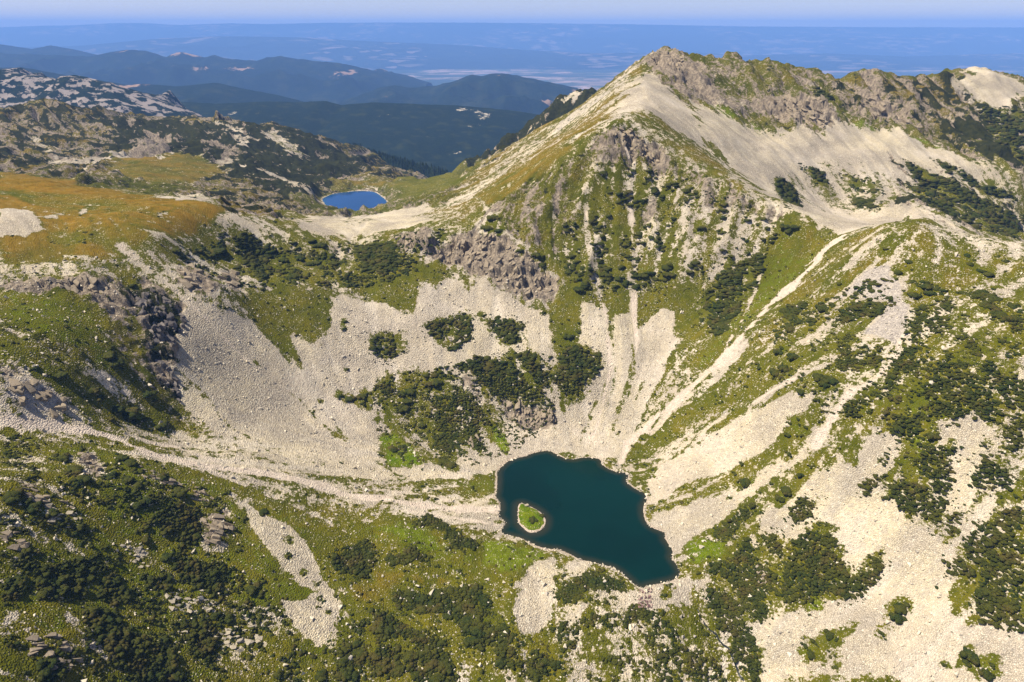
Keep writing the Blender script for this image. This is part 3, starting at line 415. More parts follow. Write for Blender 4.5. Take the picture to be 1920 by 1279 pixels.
region('S', [(1655,770),(1630,830),(1600,870),(1530,890),(1490,930),(1420,970),(1420,1000),(1500,1010),(1600,1060),(1600,1110),(1500,1145),(1440,1170),(1420,1279),(1920,1279),(1920,1180),(1800,1180),(1790,1060),(1740,985),(1690,960),(1640,930),(1680,860),(1700,790)], jit=4, soft=2.5)
region('S', [(1770,790),(1860,780),(1850,850),(1800,960),(1770,950),(1790,870),(1760,830)], jit=6, op=.9); region('S', [(1830,930),(1870,920),(1860,960),(1820,1010)], op=.8); region('S', [(1290,1085),(1340,1090),(1440,1160),(1420,1279),(1400,1279),(1370,1180)], op=.6)
for a, w, op in (([(1580,442),(1545,475),(1500,520),(1440,570),(1400,620),(1340,690),(1280,740),(1220,790),(1180,830),(1165,868)],6.5,.9), ([(1565,450),(1530,490)],8,.9), ([(1400,640),(1330,710),(1260,770),(1200,830)],5,.6), ([(1700,635),(1690,660),(1640,712),(1600,735),(1560,785),(1530,832)],7,.85), ([(1560,780),(1520,830),(1450,890),(1400,940)],9,.45), ([(1495,715),(1420,752),(1340,795),(1290,840)],7,.7), ([(1600,530),(1540,575),(1490,620)],4,.5), ([(1760,590),(1730,630)],6,.7), ([(1560,600),(1500,650),(1430,700)],4,.4)): stroke('P', a, w, op, jit=3)
for a, w in (([(1420,650),(1380,690),(1300,760),(1240,810),(1200,850)],6), ([(1330,760),(1390,740),(1440,720),(1480,700)],8), ([(1300,820),(1380,775),(1480,730)],4), ([(1500,790),(1450,840),(1390,890),(1330,930)],7), ([(1540,600),(1460,650)],7)): stroke('G', a, w, op=.75, jit=5)
region('GV', [(1690,690),(1740,640),(1760,720),(1720,860),(1690,850),(1710,760)], op=.6); region('GV', [(1700,840),(1740,830),(1730,890),(1690,870)], op=.7); region('M', [(1500,1190),(1600,1165),(1590,1230),(1520,1270)], op=.9, jit=5); region('V', [(1515,1100),(1545,1090),(1535,1140),(1520,1140)], jit=3, op=.8)
# --- turf round the pines
for label, group, typ, data, r, dens, clump in CL:
    if typ == 'fill' and 'edge' not in group and not group.startswith('scattered'):
        for pl in data: region('GV' if dens > .5 else 'M', pl, jit=5, soft=3.5, op=.65)
ppx = [p for c in CL if c[2] == 'dots' for p in c[3]]; pxy = cast(np.array([p[0] for p in ppx], float), np.array([p[1] for p in ppx], float))
for (x_, y_, z_), p in zip(pxy, ppx):
    if np.isnan(x_): continue
    w = p[2] * math.hypot(math.hypot(x_, y_), CAMZ - z_) / 1330 * 1.9 + 1
    a0, a1 = np.searchsorted(rr, (math.hypot(x_, y_) - w, math.hypot(x_, y_) + w)); th = math.atan2(x_, y_); dt = w / math.hypot(x_, y_); c0, c1 = np.searchsorted(ang, (th - dt, th + dt))
    ii = (np.arange(a0, a1)[:, None] * NC + np.arange(c0, c1)[None]).ravel(); ii = ii[ii < len(VX)]
    if len(ii): blend(ii, sstep(w, w * .4, np.hypot(VX[ii] - x_, (VY[ii] - y_)) + JN[ii] * 2.5 + VS[ii] * .5) * .6, 'GV')
# --- shores
sl = poly_sd(VX, VY, LAKE); si = poly_sd(VX, VY, ISLE); stn = poly_sd(VX, VY, TARN)
ix = np.nonzero((sl < 6) & (VR < 700))[0]; blend(ix, sstep(2.2, .6, sl[ix] + JN[ix] * 2.6 + .3) * .85, 'SD')
ix = np.nonzero(si < 3)[0]; blend(ix, sstep(1.0, -1.5, si[ix] + 2.6), 'V')
ix = np.nonzero(stn < 10)[0]; blend(ix, sstep(3.5, 1, stn[ix] + JN[ix] * 3) * .8, 'SD')

# grass and stones alternate in streaks down the slope
part_ = np.clip(CW[:, 0] * 4, 0, 1) * np.clip((1.02 - CW[:, 0]) * 3, 0, 1)
CW[:, 0] = np.clip(CW[:, 0] + part_ * VS * 0.16, 0, 1.1); CW[:, 4] = np.clip(CW[:, 4] * (1 - 0.12 * VS), 0, 1.1); CW[:, 1] = np.clip(CW[:, 1] * (1 + 0.15 * VS), 0, 1); CW[:, 3] = np.clip(CW[:, 3] * (1 + 0.28 * VS), 0, 1.3)
# ------------------------------------------------------------------ relief on top of the smooth ground
rock = np.clip(CW[:, 4], 0, 1); gr_ = np.clip(CW[:, 0], 0, 1); kf = np.clip(VR / 700, 0.8, 2.6)
shore_fade = sstep(0, 25, np.minimum(sl, np.where(stn > 0, stn, 0)))
Z = ZS + RIB + shore_fade * ((fbm(VX, VY, 60, 4, 11) - 0.5) * 7 * kf + (VS * (0.28 + 0.9 * rock) + VS2 * (0.55 + 2.6 * rock)) * kf + gr_ * (fbm(VX, VY, 9, 3, 21) - 0.5) * 1.8 + (fbm(VX, VY, 4, 2, 29) - 0.5) * 0.5
     + rock * ((ridged(VX, VY, 24, 5, 41) - 0.45) * (6 + 7 * rock) * np.clip(kf, 0, 1.2) * np.where(VR > 1250, .55, 1) + np.where(VR > 1250, (ridged(VX, VY, 120, 4, 43) - .45) * 26, 0) + (ridged(VX, VY, 7, 3, 47) - 0.4) * 3.0))
# ledges: bedrock breaks into steps
led = sstep(.55, .95, rock) * shore_fade * np.where(VR < 1300, .8, .4); zj = Z + (fbm(VX, VY, 30, 4, 63) - .5) * 26; stp = 11.0 * np.clip(VR / 700, 1, 1.8); fr = zj / stp
Z = Z + led * ((np.floor(fr) + sstep(.3, .62, fr - np.floor(fr))) * stp - zj)
Z = np.where(sl < 14, np.where(sl > 0, 0.12 + 0.16 * sl + (Z - 0.12 - 0.16 * sl) * sstep(0, 14, sl), -np.minimum(0.1 - sl * 0.35, 9)), Z)
Z = np.where(si < 12, np.where(si < 0, 0.2 + np.minimum(-si * 0.22, 1.1) + (fbm(VX, VY, 5, 2, 3) - .5) * .4, np.maximum(Z, -0.1 - si * 0.30)), Z)
Z = np.where(stn < 25, np.where(stn > 0, TARN_Z + 0.3 + 0.08 * stn + (Z - TARN_Z - 0.3 - 0.08 * stn) * sstep(0, 25, stn), TARN_Z - np.minimum(0.3 - stn * 0.3, 9)), Z)
ZG = Z.reshape(NR, NC)
def ground(X, Y):
    X = np.asarray(X, float); Y = np.asarray(Y, float); r = np.hypot(X, Y); a = np.arctan2(X, Y)
    i = np.clip(np.searchsorted(rr, r) - 1, 0, NR - 2); u = np.clip((r - rr[i]) / (rr[i + 1] - rr[i]), 0, 1)
    v = np.clip((a - ang[0]) / (ang[1] - ang[0]), 0, NC - 1.001); j = v.astype(int); v = v - j
    return (ZG[i, j] * (1 - v) + ZG[i, j + 1] * v) * (1 - u) + (ZG[i + 1, j] * (1 - v) + ZG[i + 1, j + 1] * v) * u
def cover_at(X, Y):
    X = np.asarray(X, float); Y = np.asarray(Y, float)
    i = np.clip(np.searchsorted(rr, np.hypot(X, Y)), 0, NR - 1); j = np.clip(((np.arctan2(X, Y) - ang[0]) / (ang[1] - ang[0]) + 0.5).astype(int), 0, NC - 1)
    return CW[i * NC + j]

# ------------------------------------------------------------------ mesh and node helpers
def mesh_np(name, verts, faces, mat=None, smooth=False, link=True):
    """faces: int array (n, 3) or (n, 4)"""
    me = bpy.data.meshes.new(name); verts = np.asarray(verts, np.float32); faces = np.asarray(faces, np.int32); k = faces.shape[1]
    me.vertices.add(len(verts)); me.vertices.foreach_set('co', verts.ravel())
    me.loops.add(faces.size); me.loops.foreach_set('vertex_index', faces.ravel())
    me.polygons.add(len(faces)); me.polygons.foreach_set('loop_start', np.arange(0, faces.size, k, dtype=np.int32))
    me.update(calc_edges=True)
    if smooth: me.shade_smooth()
    else: me.shade_flat()
    if mat: me.materials.append(mat)
    if not link: return me
    o = bpy.data.objects.new(name, me); COL.objects.link(o); return o
class NT:
    def __init__(s, name):
        s.m = bpy.data.materials.new(name); s.m.use_nodes = True; s.t = s.m.node_tree; s.t.nodes.clear()
    def n(s, typ, ins=None, **kw):
        nd = s.t.nodes.new(typ)
        for k, v in kw.items(): setattr(nd, k, v)
        for k, v in (ins or {}).items():
            if hasattr(v, 'is_output') or hasattr(v, 'links'): s.t.links.new(v, nd.inputs[k])
            else: nd.inputs[k].default_value = v
        return nd
    def math(s, op, a, b=None, c=None, clamp=False):
        ins = {0: a}
        if b is not None: ins[1] = b
        if c is not None: ins[2] = c
        return s.n('ShaderNodeMath', ins, operation=op, use_clamp=clamp).outputs[0]
    def step(s, v, lo, hi):
        return s.n('ShaderNodeMapRange', {0: v, 1: lo, 2: hi, 3: 0.0, 4: 1.0}, interpolation_type='SMOOTHSTEP').outputs[0]
    def mix(s, f, a, b, mode='MIX'):
        nd = s.t.nodes.new('ShaderNodeMix'); nd.data_type = 'RGBA'; nd.blend_type = mode
        for sock, v in ((nd.inputs[0], f), (nd.inputs[6], a), (nd.inputs[7], b)):
            if hasattr(v, 'links'): s.t.links.new(v, sock)
            else: sock.default_value = (v + (1,)) if isinstance(v, tuple) and len(v) == 3 else v
        return nd.outputs[2]
    def noise(s, vec, scale, detail=4, rough=0.55, typ='3D'):
        return s.n('ShaderNodeTexNoise', {'Vector': vec, 'Scale': scale, 'Detail': detail, 'Roughness': rough}).outputs[0]
    def out(s, sh, vol=False):
        o = s.t.nodes.new('ShaderNodeOutputMaterial'); s.t.links.new(sh, o.inputs['Volume' if vol else 'Surface']); return s.m
    def bsdf(s, col, rough=0.95, normal=None, spec=0.1):
        b = s.t.nodes.new('ShaderNodeBsdfPrincipled')
        for k, v in (('Base Color', col), ('Roughness', rough)):
            if hasattr(v, 'links'): s.t.links.new(v, b.inputs[k])
            else: b.inputs[k].default_value = (v + (1,)) if isinstance(v, tuple) and len(v) == 3 else v
        b.inputs['Specular IOR Level'].default_value = spec
        if normal is not None: s.t.links.new(normal, b.inputs['Normal'])
        return b.outputs[0]

# ------------------------------------------------------------------ ground material
def ground_material():
    m = NT('ground')
    pos = m.n('ShaderNodeNewGeometry').outputs['Position']
    A_ = m.n('ShaderNodeAttribute', attribute_name='cover_a'); B_ = m.n('ShaderNodeAttribute', attribute_name='cover_b')
    sa = m.n('ShaderNodeSeparateColor', {0: A_.outputs['Color']}); sb = m.n('ShaderNodeSeparateColor', {0: B_.outputs['Color']})
    grass, gold, vivid, scrub = sa.outputs[0], sa.outputs[1], sa.outputs[2], A_.outputs['Alpha']
    rockw, grav, grey, wet = sb.outputs[0], sb.outputs[1], sb.outputs[2], B_.outputs['Alpha']
    n_fine = m.noise(pos, 0.55, 3, 0.6); n_mid = m.noise(pos, 0.16, 4, 0.6); n_big = m.noise(pos, 0.03, 4, 0.55); n_huge = m.noise(pos, 0.008, 3, 0.5)
    # stones
    v1 = m.n('ShaderNodeTexVoronoi', {'Vector': pos, 'Scale': 0.9, 'Randomness': 1.0}); v2 = m.n('ShaderNodeTexVoronoi', {'Vector': pos, 'Scale': 0.30})
    ve = m.n('ShaderNodeTexVoronoi', {'Vector': pos, 'Scale': 0.9}, feature='DISTANCE_TO_EDGE')
    cs = m.n('ShaderNodeSeparateColor', {0: v1.outputs['Color']}); cs2 = m.n('ShaderNodeSeparateColor', {0: v2.outputs['Color']})
    scree = m.mix(m.step(n_big, .35, .65), (.54, .455, .32), (.47, .40, .31))
    scree = m.mix(m.step(n_huge, .4, .65), scree, (.56, .475, .31))
    stk = m.n('ShaderNodeAttribute', attribute_name='streak').outputs['Fac']; scree = m.mix(m.math('MULTIPLY', m.step(stk, .1, 1.6), .65), scree, (.38, .335, .27)); scree = m.mix(m.math('MULTIPLY', m.step(stk, -.2, -1.7), .5), scree, (.62, .55, .45))
    n_p = m.noise(m.n('ShaderNodeVectorMath', {0: pos, 1: (31., 7., 3.)}, operation='ADD').outputs[0], .018, 5, .62)
    scree = m.mix(m.math('MULTIPLY', m.step(n_p, .5, .66), .75), scree, (.40, .345, .27)); scree = m.mix(m.math('MULTIPLY', m.step(n_p, .44, .32), .5), scree, (.62, .54, .44))
    crs = m.math('ADD', .5, m.math('MULTIPLY', m.step(n_p, .40, .60), .5)); scree = m.mix(m.math('MULTIPLY', m.math('MULTIPLY', cs.outputs[0], .6), crs), scree, (.36, .31, .24))
    scree = m.mix(m.math('MULTIPLY', m.step(cs.outputs[1], .7, 1.0), .6), scree, (.66, .60, .47))
    scree = m.mix(m.math('MULTIPLY', m.step(cs2.outputs[0], .6, 1.0), .35), scree, (.34, .30, .25))
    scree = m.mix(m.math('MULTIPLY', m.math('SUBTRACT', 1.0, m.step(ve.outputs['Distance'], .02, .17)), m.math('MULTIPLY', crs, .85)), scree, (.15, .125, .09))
    greyc = m.mix(m.math('MULTIPLY', cs.outputs[0], .9), (.42, .37, .305), (.23, .20, .175)); greyc = m.mix(m.math('MULTIPLY', m.step(n_mid, .5, .7), .5), greyc, (.20, .18, .16))
    col = m.mix(m.step(m.math('ADD', grey, m.math('MULTIPLY', m.math('SUBTRACT', n_mid, .5), .8)), .35, .7), scree, greyc)
    gravc = m.mix(m.step(n_mid, .35, .65), (.55, .465, .365), (.46, .38, .295)); gravc = m.mix(m.math('MULTIPLY', cs.outputs[0], .3), gravc, (.40, .34, .29))
    col = m.mix(m.step(m.math('ADD', grav, m.math('MULTIPLY', m.math('SUBTRACT', n_mid, .5), .9)), .3, .75), col, gravc)
    # bedrock
    ns = m.n('ShaderNodeTexNoise', {'Vector': m.n('ShaderNodeVectorMath', {0: pos, 1: (1, 1, .35)}, operation='MULTIPLY').outputs[0], 'Scale': .3, 'Detail': 7, 'Roughness': .7}).outputs[0]
    rockc = m.mix(m.step(ns, .35, .65), (.115, .092, .070), (.33, .268, .195)); rockc = m.mix(m.math('MULTIPLY', m.step(n_fine, .55, .8), .6), rockc, (.40, .345, .25))
    rockm = m.step(m.math('ADD', rockw, m.math('MULTIPLY', m.math('SUBTRACT', n_mid, .5), 1.1)), .38, .62)
    col = m.mix(rockm, col, rockc)
    # grass with stones showing through
    gv = m.math('ADD', grass, m.math('MULTIPLY', m.math('SUBTRACT', m.math('ADD', m.math('MULTIPLY', n_mid, .6), m.math('MULTIPLY', n_fine, .4)), .5), 2.5))
    gm = m.step(gv, .44, .60)
    gc = m.mix(m.step(n_big, .3, .7), (.078, .082, .006), (.122, .106, .008)); gc = m.mix(m.step(n_mid, .4, .75), gc, (.056, .062, .004))
    goldc = m.mix(m.step(n_big, .35, .65), (.225, .125, .014), (.165, .104, .010)); goldc = m.mix(m.step(n_mid, .5, .8), goldc, (.115, .082, .010)); goldc = m.mix(m.math('MULTIPLY', m.step(n_mid, .48, .34), .7), goldc, (.235, .165, .045)); goldc = m.mix(m.math('MULTIPLY', m.step(n_huge, .5, .62), .7), goldc, (.088, .078, .010))
    gc = m.mix(m.step(m.math('ADD', gold, m.math('MULTIPLY', m.math('SUBTRACT', n_big, .5), .8)), .25, .85), gc, goldc)
    vc = m.mix(m.step(n_mid, .3, .7), (.062, .110, .003), (.125, .150, .005))
    gc = m.mix(m.step(m.math('ADD', vivid, m.math('MULTIPLY', m.math('SUBTRACT', n_mid, .5), .9)), .25, .75), gc, vc)
    gc = m.mix(m.math('MULTIPLY', m.step(n_fine, .45, .8), .40), gc, (.042, .046, .003))
    pale = m.math('MULTIPLY', m.step(cs.outputs[2], .66, .74), m.math('SUBTRACT', 1.0, m.step(v1.outputs['Distance'], .30, .5)))
    gc = m.mix(m.math('MULTIPLY', pale, m.math('MULTIPLY', m.math('MULTIPLY', m.step(n_mid, .42, .58), m.math('MULTIPLY', m.step(n_big, .36, .56), m.step(gold, .9, .35))), .85)), gc, (.50, .44, .30))
    col = m.mix(gm, col, gc)
    # low dark scrub that is too far off to tell plants apart; on the left cliff it paints in shade
    nscr = m.n('ShaderNodeTexNoise', {'Vector': pos, 'Scale': .045, 'Detail': 6, 'Roughness': .68}).outputs[0]
    sm = m.step(m.math('ADD', scrub, m.math('MULTIPLY', m.math('SUBTRACT', nscr, .5), 3.0)), .45, .6)
    col = m.mix(m.math('MULTIPLY', sm, m.step(scrub, .02, .1)), col, m.mix(m.step(n_mid, .3, .7), (.018, .022, .008), (.036, .036, .011)))
    wetc = (.27, .19, .14)
    col = m.mix(m.math('MULTIPLY', wet, .8), col, wetc)
    # bump
    hgt = m.math('ADD', m.math('MULTIPLY', m.math('SUBTRACT', 1.0, m.step(v1.outputs['Distance'], .0, .75)), 1.1), m.math('MULTIPLY', n_fine, .9))
    hgt = m.math('ADD', hgt, m.math('MULTIPLY', m.math('MULTIPLY', ns, rockm), 5.0))
    bp = m.n('ShaderNodeBump', {'Strength': 0.75, 'Distance': 0.8, 'Height': hgt})
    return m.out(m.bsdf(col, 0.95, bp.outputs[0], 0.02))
M_GROUND = ground_material()
idx = np.arange(NR * NC).reshape(NR, NC)
quads = np.stack([idx[:-1, :-1], idx[:-1, 1:], idx[1:, 1:], idx[1:, :-1]], -1).reshape(-1, 4)[:, ::-1]
Zt = np.where(si < 1.2, np.minimum(Z, -0.5), Z)          # the island is a mesh of its own
terrain = mesh_np('mountain_terrain', np.stack([VX, VY, Zt], 1), quads, M_GROUND, True)
for nm, sl_ in (('cover_a', slice(0, 4)), ('cover_b', slice(4, 8))):
    at = terrain.data.attributes.new(nm, 'FLOAT_COLOR', 'POINT'); at.data.foreach_set('color', CW[:, sl_].astype(np.float32).ravel())
at = terrain.data.attributes.new('streak', 'FLOAT', 'POINT'); at.data.foreach_set('value', (VS * .7 + VS2 * .6).astype(np.float32))
terrain['kind'] = 'structure'

def island_mesh():
    x0, y0 = ISLE.min(0) - 2; x1, y1 = ISLE.max(0) + 2; xs = np.arange(x0, x1, .5); ys = np.arange(y0, y1, .5); XX, YY = np.meshgrid(xs, ys); x, y = XX.ravel(), YY.ravel()
    sd = poly_sd(x, y, ISLE) + (fbm(x, y, 3, 3, 8) - .5) * .9
    z = np.where(sd < 0, .12 + np.minimum(-sd * .24, 1.3) + (fbm(x, y, 4, 3, 5) - .5) * .5, -sd * .5 - .02)
    I = np.arange(len(x)).reshape(XX.shape); q = np.stack([I[:-1, :-1], I[:-1, 1:], I[1:, 1:], I[1:, :-1]], -1).reshape(-1, 4); q = q[(sd[q] < 1.4).any(1)]
    u = np.unique(q); mp = np.full(len(x), -1); mp[u] = np.arange(len(u)); o = mesh_np('island', np.stack([x, y, z], 1)[u], mp[q], M_GROUND, True); w = sstep(-.9, -1.6, sd[u] + (fbm(x, y, 3, 2, 6)[u] - .5) * 2.2 + np.clip((430 - y[u]) * .05, 0, .9))[:, None]
    cov = np.array(KIND['V'])[None] * w + np.array((.0, .1, 0, 0, 0, .9, 0, .35))[None] * (1 - w); cov[:, 0] += .25 * w[:, 0]; cov[:, 2] += .3 * w[:, 0]
    for nm, sl_ in (('cover_a', slice(0, 4)), ('cover_b', slice(4, 8))):
        at = o.data.attributes.new(nm, 'FLOAT_COLOR', 'POINT'); at.data.foreach_set('color', cov[:, sl_].astype(np.float32).ravel())
    o['kind'] = 'structure'
island_mesh()

# ------------------------------------------------------------------ water
def water_sheet(name, poly, z, deep, shallow, depth_m):
    m = NT(name); att = m.n('ShaderNodeAttribute', attribute_name='depth').outputs['Fac']; pos = m.n('ShaderNodeNewGeometry').outputs['Position']
    nb = m.noise(pos, .03, 3)
    deep = m.mix(m.step(m.noise(pos, .012, 3), .35, .65), deep, tuple(v * 1.35 for v in deep))
    c = m.mix(m.step(m.math('ADD', att, m.math('MULTIPLY', m.math('SUBTRACT', nb, .5), .35)), 0.0, 1.0), shallow, deep)
    bp = m.n('ShaderNodeBump', {'Strength': .05, 'Distance': .2, 'Height': m.noise(pos, .8, 3)})
    mt = m.out(m.bsdf(c, 0.10, bp.outputs[0], 0.15))
    x0, y0 = poly.min(0) - 3; x1, y1 = poly.max(0) + 3; st = 1.6 if z == 0 else 3.0
    xs = np.arange(x0, x1, st); ys = np.arange(y0, y1, st); XX, YY = np.meshgrid(xs, ys); x, y = XX.ravel(), YY.ravel(); sd = poly_sd(x, y, poly)
    I = np.arange(len(x)).reshape(XX.shape); q = np.stack([I[:-1, :-1], I[:-1, 1:], I[1:, 1:], I[1:, :-1]], -1).reshape(-1, 4)
    q = q[(sd[q] < 1.5).any(1)]
    used = np.unique(q); mp = np.full(len(x), -1); mp[used] = np.arange(len(used)); q = mp[q]; x, y = x[used], y[used]
    o = mesh_np(name, np.stack([x, y, np.full(len(x), z)], 1), q, mt, True)
    g = z - ground(x, y); at = o.data.attributes.new('depth', 'FLOAT', 'POINT'); at.data.foreach_set('value', np.clip(g / depth_m, 0, 1).astype(np.float32))
    o['kind'] = 'structure'; return o
lake = water_sheet('lake', LAKE, 0.0, (.0007, .0125, .0098), (.022, .024, .013), 2.6)
tarn = water_sheet('distant_lake', TARN, TARN_Z, (.0006, .032, .115), (.002, .05, .11), 3.0)
# ------------------------------------------------------------------ far country
PLAIN_Z = -900.0
def forest_material(name, bare, barecol, lo=(.005, .011, .008), hi=(.013, .020, .010), scale=.0012, fields=0.0):
    m = NT(name); pos = m.n('ShaderNodeNewGeometry').outputs['Position']
    a = m.noise(pos, scale * 25, 4, .7); b = m.noise(pos, scale, 7, .66)
    c = m.mix(m.step(a, .35, .65), lo, hi); c = m.mix(m.step(m.noise(pos, scale * 4, 3), .5, .7), c, (.022, .028, .012))
    c = m.mix(m.step(b, bare, bare + .03), c, barecol)
    if fields:
        v = m.n('ShaderNodeTexVoronoi', {'Vector': m.n('ShaderNodeVectorMath', {0: pos, 1: (.55, 1.0, 1.0)}, operation='MULTIPLY').outputs[0], 'Scale': .0042}); s = m.n('ShaderNodeSeparateColor', {0: v.outputs['Color']})
        on = m.math('MULTIPLY', m.step(s.outputs[0], 1 - fields, 1.02 - fields), m.step(m.noise(pos, .0002, 4), .47, .53))
        c = m.mix(on, c, m.mix(s.outputs[1], (.07, .065, .045), (.19, .14, .12)))
    return m.out(m.bsdf(c, 1.0, None, 0.0))
def hill(name, crest, dist, front, back, base, mat, rough=0.10, nc=170, nf=48, fall=1.15, seed=1, sl=0.0):
    cr = np.array(crest, float); xs = np.linspace(cr[0, 0], cr[-1, 0], nc)
    ys = np.interp(xs, cr[:, 0], cr[:, 1])
    D = np.interp(xs, cr[:, 0], cr[:, 2] if cr.shape[1] > 2 else np.full(len(cr), dist))
    c = at_y(xs, ys, D)
    v = np.concatenate([-np.linspace(1, 0, nf // 3)[:-1], np.linspace(0, 1, nf)])
    V, I = np.meshgrid(v, np.arange(nc), indexing='ij')
    off = np.where(V > 0, -V * front, -V * back)
    X = c[I, 0] * (1 + 0 * off) + off * sl; Y = c[I, 1] + off
    h = c[I, 2] - base
    fl = 1 - np.abs(V) ** fall
    amp = np.minimum(np.abs(V) * 3, 1) * (1 - np.abs(V) ** 4)
    s = front * 0.35
    Zh = base + h * fl + h * rough * 4 * amp * (ridged(X, Y, s, 5, seed) - 0.45) * (0.4 + 0.6 * fl) + h * rough * .12 * (fbm(X, Y, s * .06, 3, seed + 5) - .5)
    Id = np.arange(V.size).reshape(V.shape)
    q = np.stack([Id[:-1, :-1], Id[1:, :-1], Id[1:, 1:], Id[:-1, 1:]], -1).reshape(-1, 4)
    o = mesh_np(name, np.stack([X.ravel(), Y.ravel(), Zh.ravel()], 1), q, mat, True); o['kind'] = 'structure'; return o
M_F = forest_material('forest_near', .64, (.34, .30, .23), scale=.0035); M_F2 = forest_material('forest_mid', .61, (.26, .17, .11), scale=.0012); M_F3 = forest_material('forest_far', .66, (.30, .22, .17), scale=.0006, fields=.28)
M_CL = forest_material('cliff_scrub', .51, (.24, .205, .18), scale=.02)
hill('pale_cliff_ridge', [(-260,110),(-100,118),(0,133),(40,138),(75,142),(116,149),(121,142),(140,140),(165,145),(200,155),(240,170),(300,190),(340,205),(380,222),(430,245),(480,275)], 3400, 1500, 1200, -420, M_CL, .16, seed=3)
hill('forested_hill', [(150,215),(250,205),(330,190),(360,192),(400,195),(450,193),(500,190),(560,192),(610,189),(640,197),(700,192),(780,195),(860,198),(950,206),(985,211),(1050,222),(1150,245),(1300,260)], 4800, 2600, 1800, -640, M_F, .06, seed=7)
hill('forested_hill', [(560,330,2700),(620,300,2650),(660,272,2600),(700,285,2550),(750,300,2500),(800,312,2500),(850,325,2450)], 2600, 700, 700, -420, M_F, .05, seed=8)
hill('forested_hill', [(-60,122),(0,128),(40,126),(90,135),(150,146),(200,152),(240,160),(270,157),(330,162),(360,160),(400,155),(410,156),(450,165),(520,178),(560,188),(620,205)], 6800, 2500, 2000, -750, M_F2, .10, seed=9)
hill('forested_hill', [(640,190),(700,170),(735,160),(770,165),(820,160),(860,150),(885,139),(900,143),(920,138),(950,138),(1000,148),(1050,158),(1085,166),(1180,185),(1300,190)], 9000, 3300, 2500, -860, M_F2, .2, seed=13)
hill('forested_hill', [(-300,110),(-100,100),(0,101),(100,103),(170,106),(200,99),(230,94),(250,93),(280,97),(310,107),(330,99),(345,98),(385,108),(400,103),(425,110),(480,114),(500,108),(525,105),(550,110),(600,115),(640,119),(690,130),(740,146),(800,158)], 12000, 4500, 3000, -880, M_F2, .2, seed=17)
hill('forested_hill', [(-300,80),(0,83),(60,92),(95,85),(150,95),(200,108)], 14500, 3000, 3000, -880, M_F2, .07, seed=19)
hill('far_range', [(-400,84),(0,90),(150,86),(300,72),(420,68),(560,70),(700,78),(850,84),(1000,95),(1120,100),(1300,98),(1400,104),(1550,100),(1700,106),(1900,100),(2300,105)], 29000, 5000, 3000, PLAIN_Z - 20, M_F3, .10, seed=23)
hill('far_range', [(-600,53.8),(-200,54.4),(0,51.4),(80,48.4),(130,47.8),(200,44.2),(235,43.0),(280,43.6),(330,47.2),(430,43.6),(500,45.4),(600,43.0),(700,42.4),(870,42.4),(1000,43.6),(1200,46.0),(1400,49.6),(1600,50.8),(1800,51.4),(2100,51.4),(2500,52.0)], 42000, 8000, 2500, PLAIN_Z - 30, M_F3, .08, nc=260, seed=29)
def plain_material():
    m = NT('plain'); pos = m.n('ShaderNodeNewGeometry').outputs['Position']
    v = m.n('ShaderNodeTexVoronoi', {'Vector': m.n('ShaderNodeVectorMath', {0: pos, 1: (.6, 1.0, 1.0)}, operation='MULTIPLY').outputs[0], 'Scale': .0036}); s = m.n('ShaderNodeSeparateColor', {0: v.outputs['Color']})
    c = m.mix(m.step(s.outputs[0], .45, .6), (.06, .075, .035), (.22, .16, .12)); c = m.mix(m.step(s.outputs[1], .75, .85), c, (.40, .28, .23))
    c = m.mix(m.step(m.noise(pos, .00022, 4), .46, .54), c, (.035, .05, .03))
    return m.out(m.bsdf(c, 1.0, None, 0.0))
xs = np.linspace(-44000, 44000, 60); ys = np.linspace(1500, 45500, 70); XX, YY = np.meshgrid(xs, ys); I = np.arange(XX.size).reshape(XX.shape)
plain = mesh_np('plain', np.stack([XX.ravel(), YY.ravel(), np.full(XX.size, PLAIN_Z) + (fbm(XX.ravel(), YY.ravel(), 6000, 3, 4) - .5) * 60], 1), np.stack([I[:-1, :-1], I[:-1, 1:], I[1:, 1:], I[1:, :-1]], -1).reshape(-1, 4), plain_material(), True); plain['kind'] = 'structure'
# ------------------------------------------------------------------ things: helpers
def tag(o, label, cat, group=None):
    o['label'] = label; o['category'] = cat
    if group: o['group'] = group
    return o
rnd = random.Random(11); nrg = np.random.default_rng(23)
def ico(sub):
    bm = bmesh.new(); bmesh.ops.create_icosphere(bm, subdivisions=sub, radius=1.0)
    v = np.array([x.co[:] for x in bm.verts]); f = np.array([[x.index for x in p.verts] for p in bm.faces]); bm.free(); return v, f
def lumpy(v, seed, amp, fr):
    a = fbm(v[:, 0] * fr + 40 + seed * 9.1 + v[:, 2] * 1.3, v[:, 1] * fr + 17 * seed + v[:, 2] * .7, 1.0, 3, seed); return v * (1 + (a - .5) * 2 * amp)[:, None]

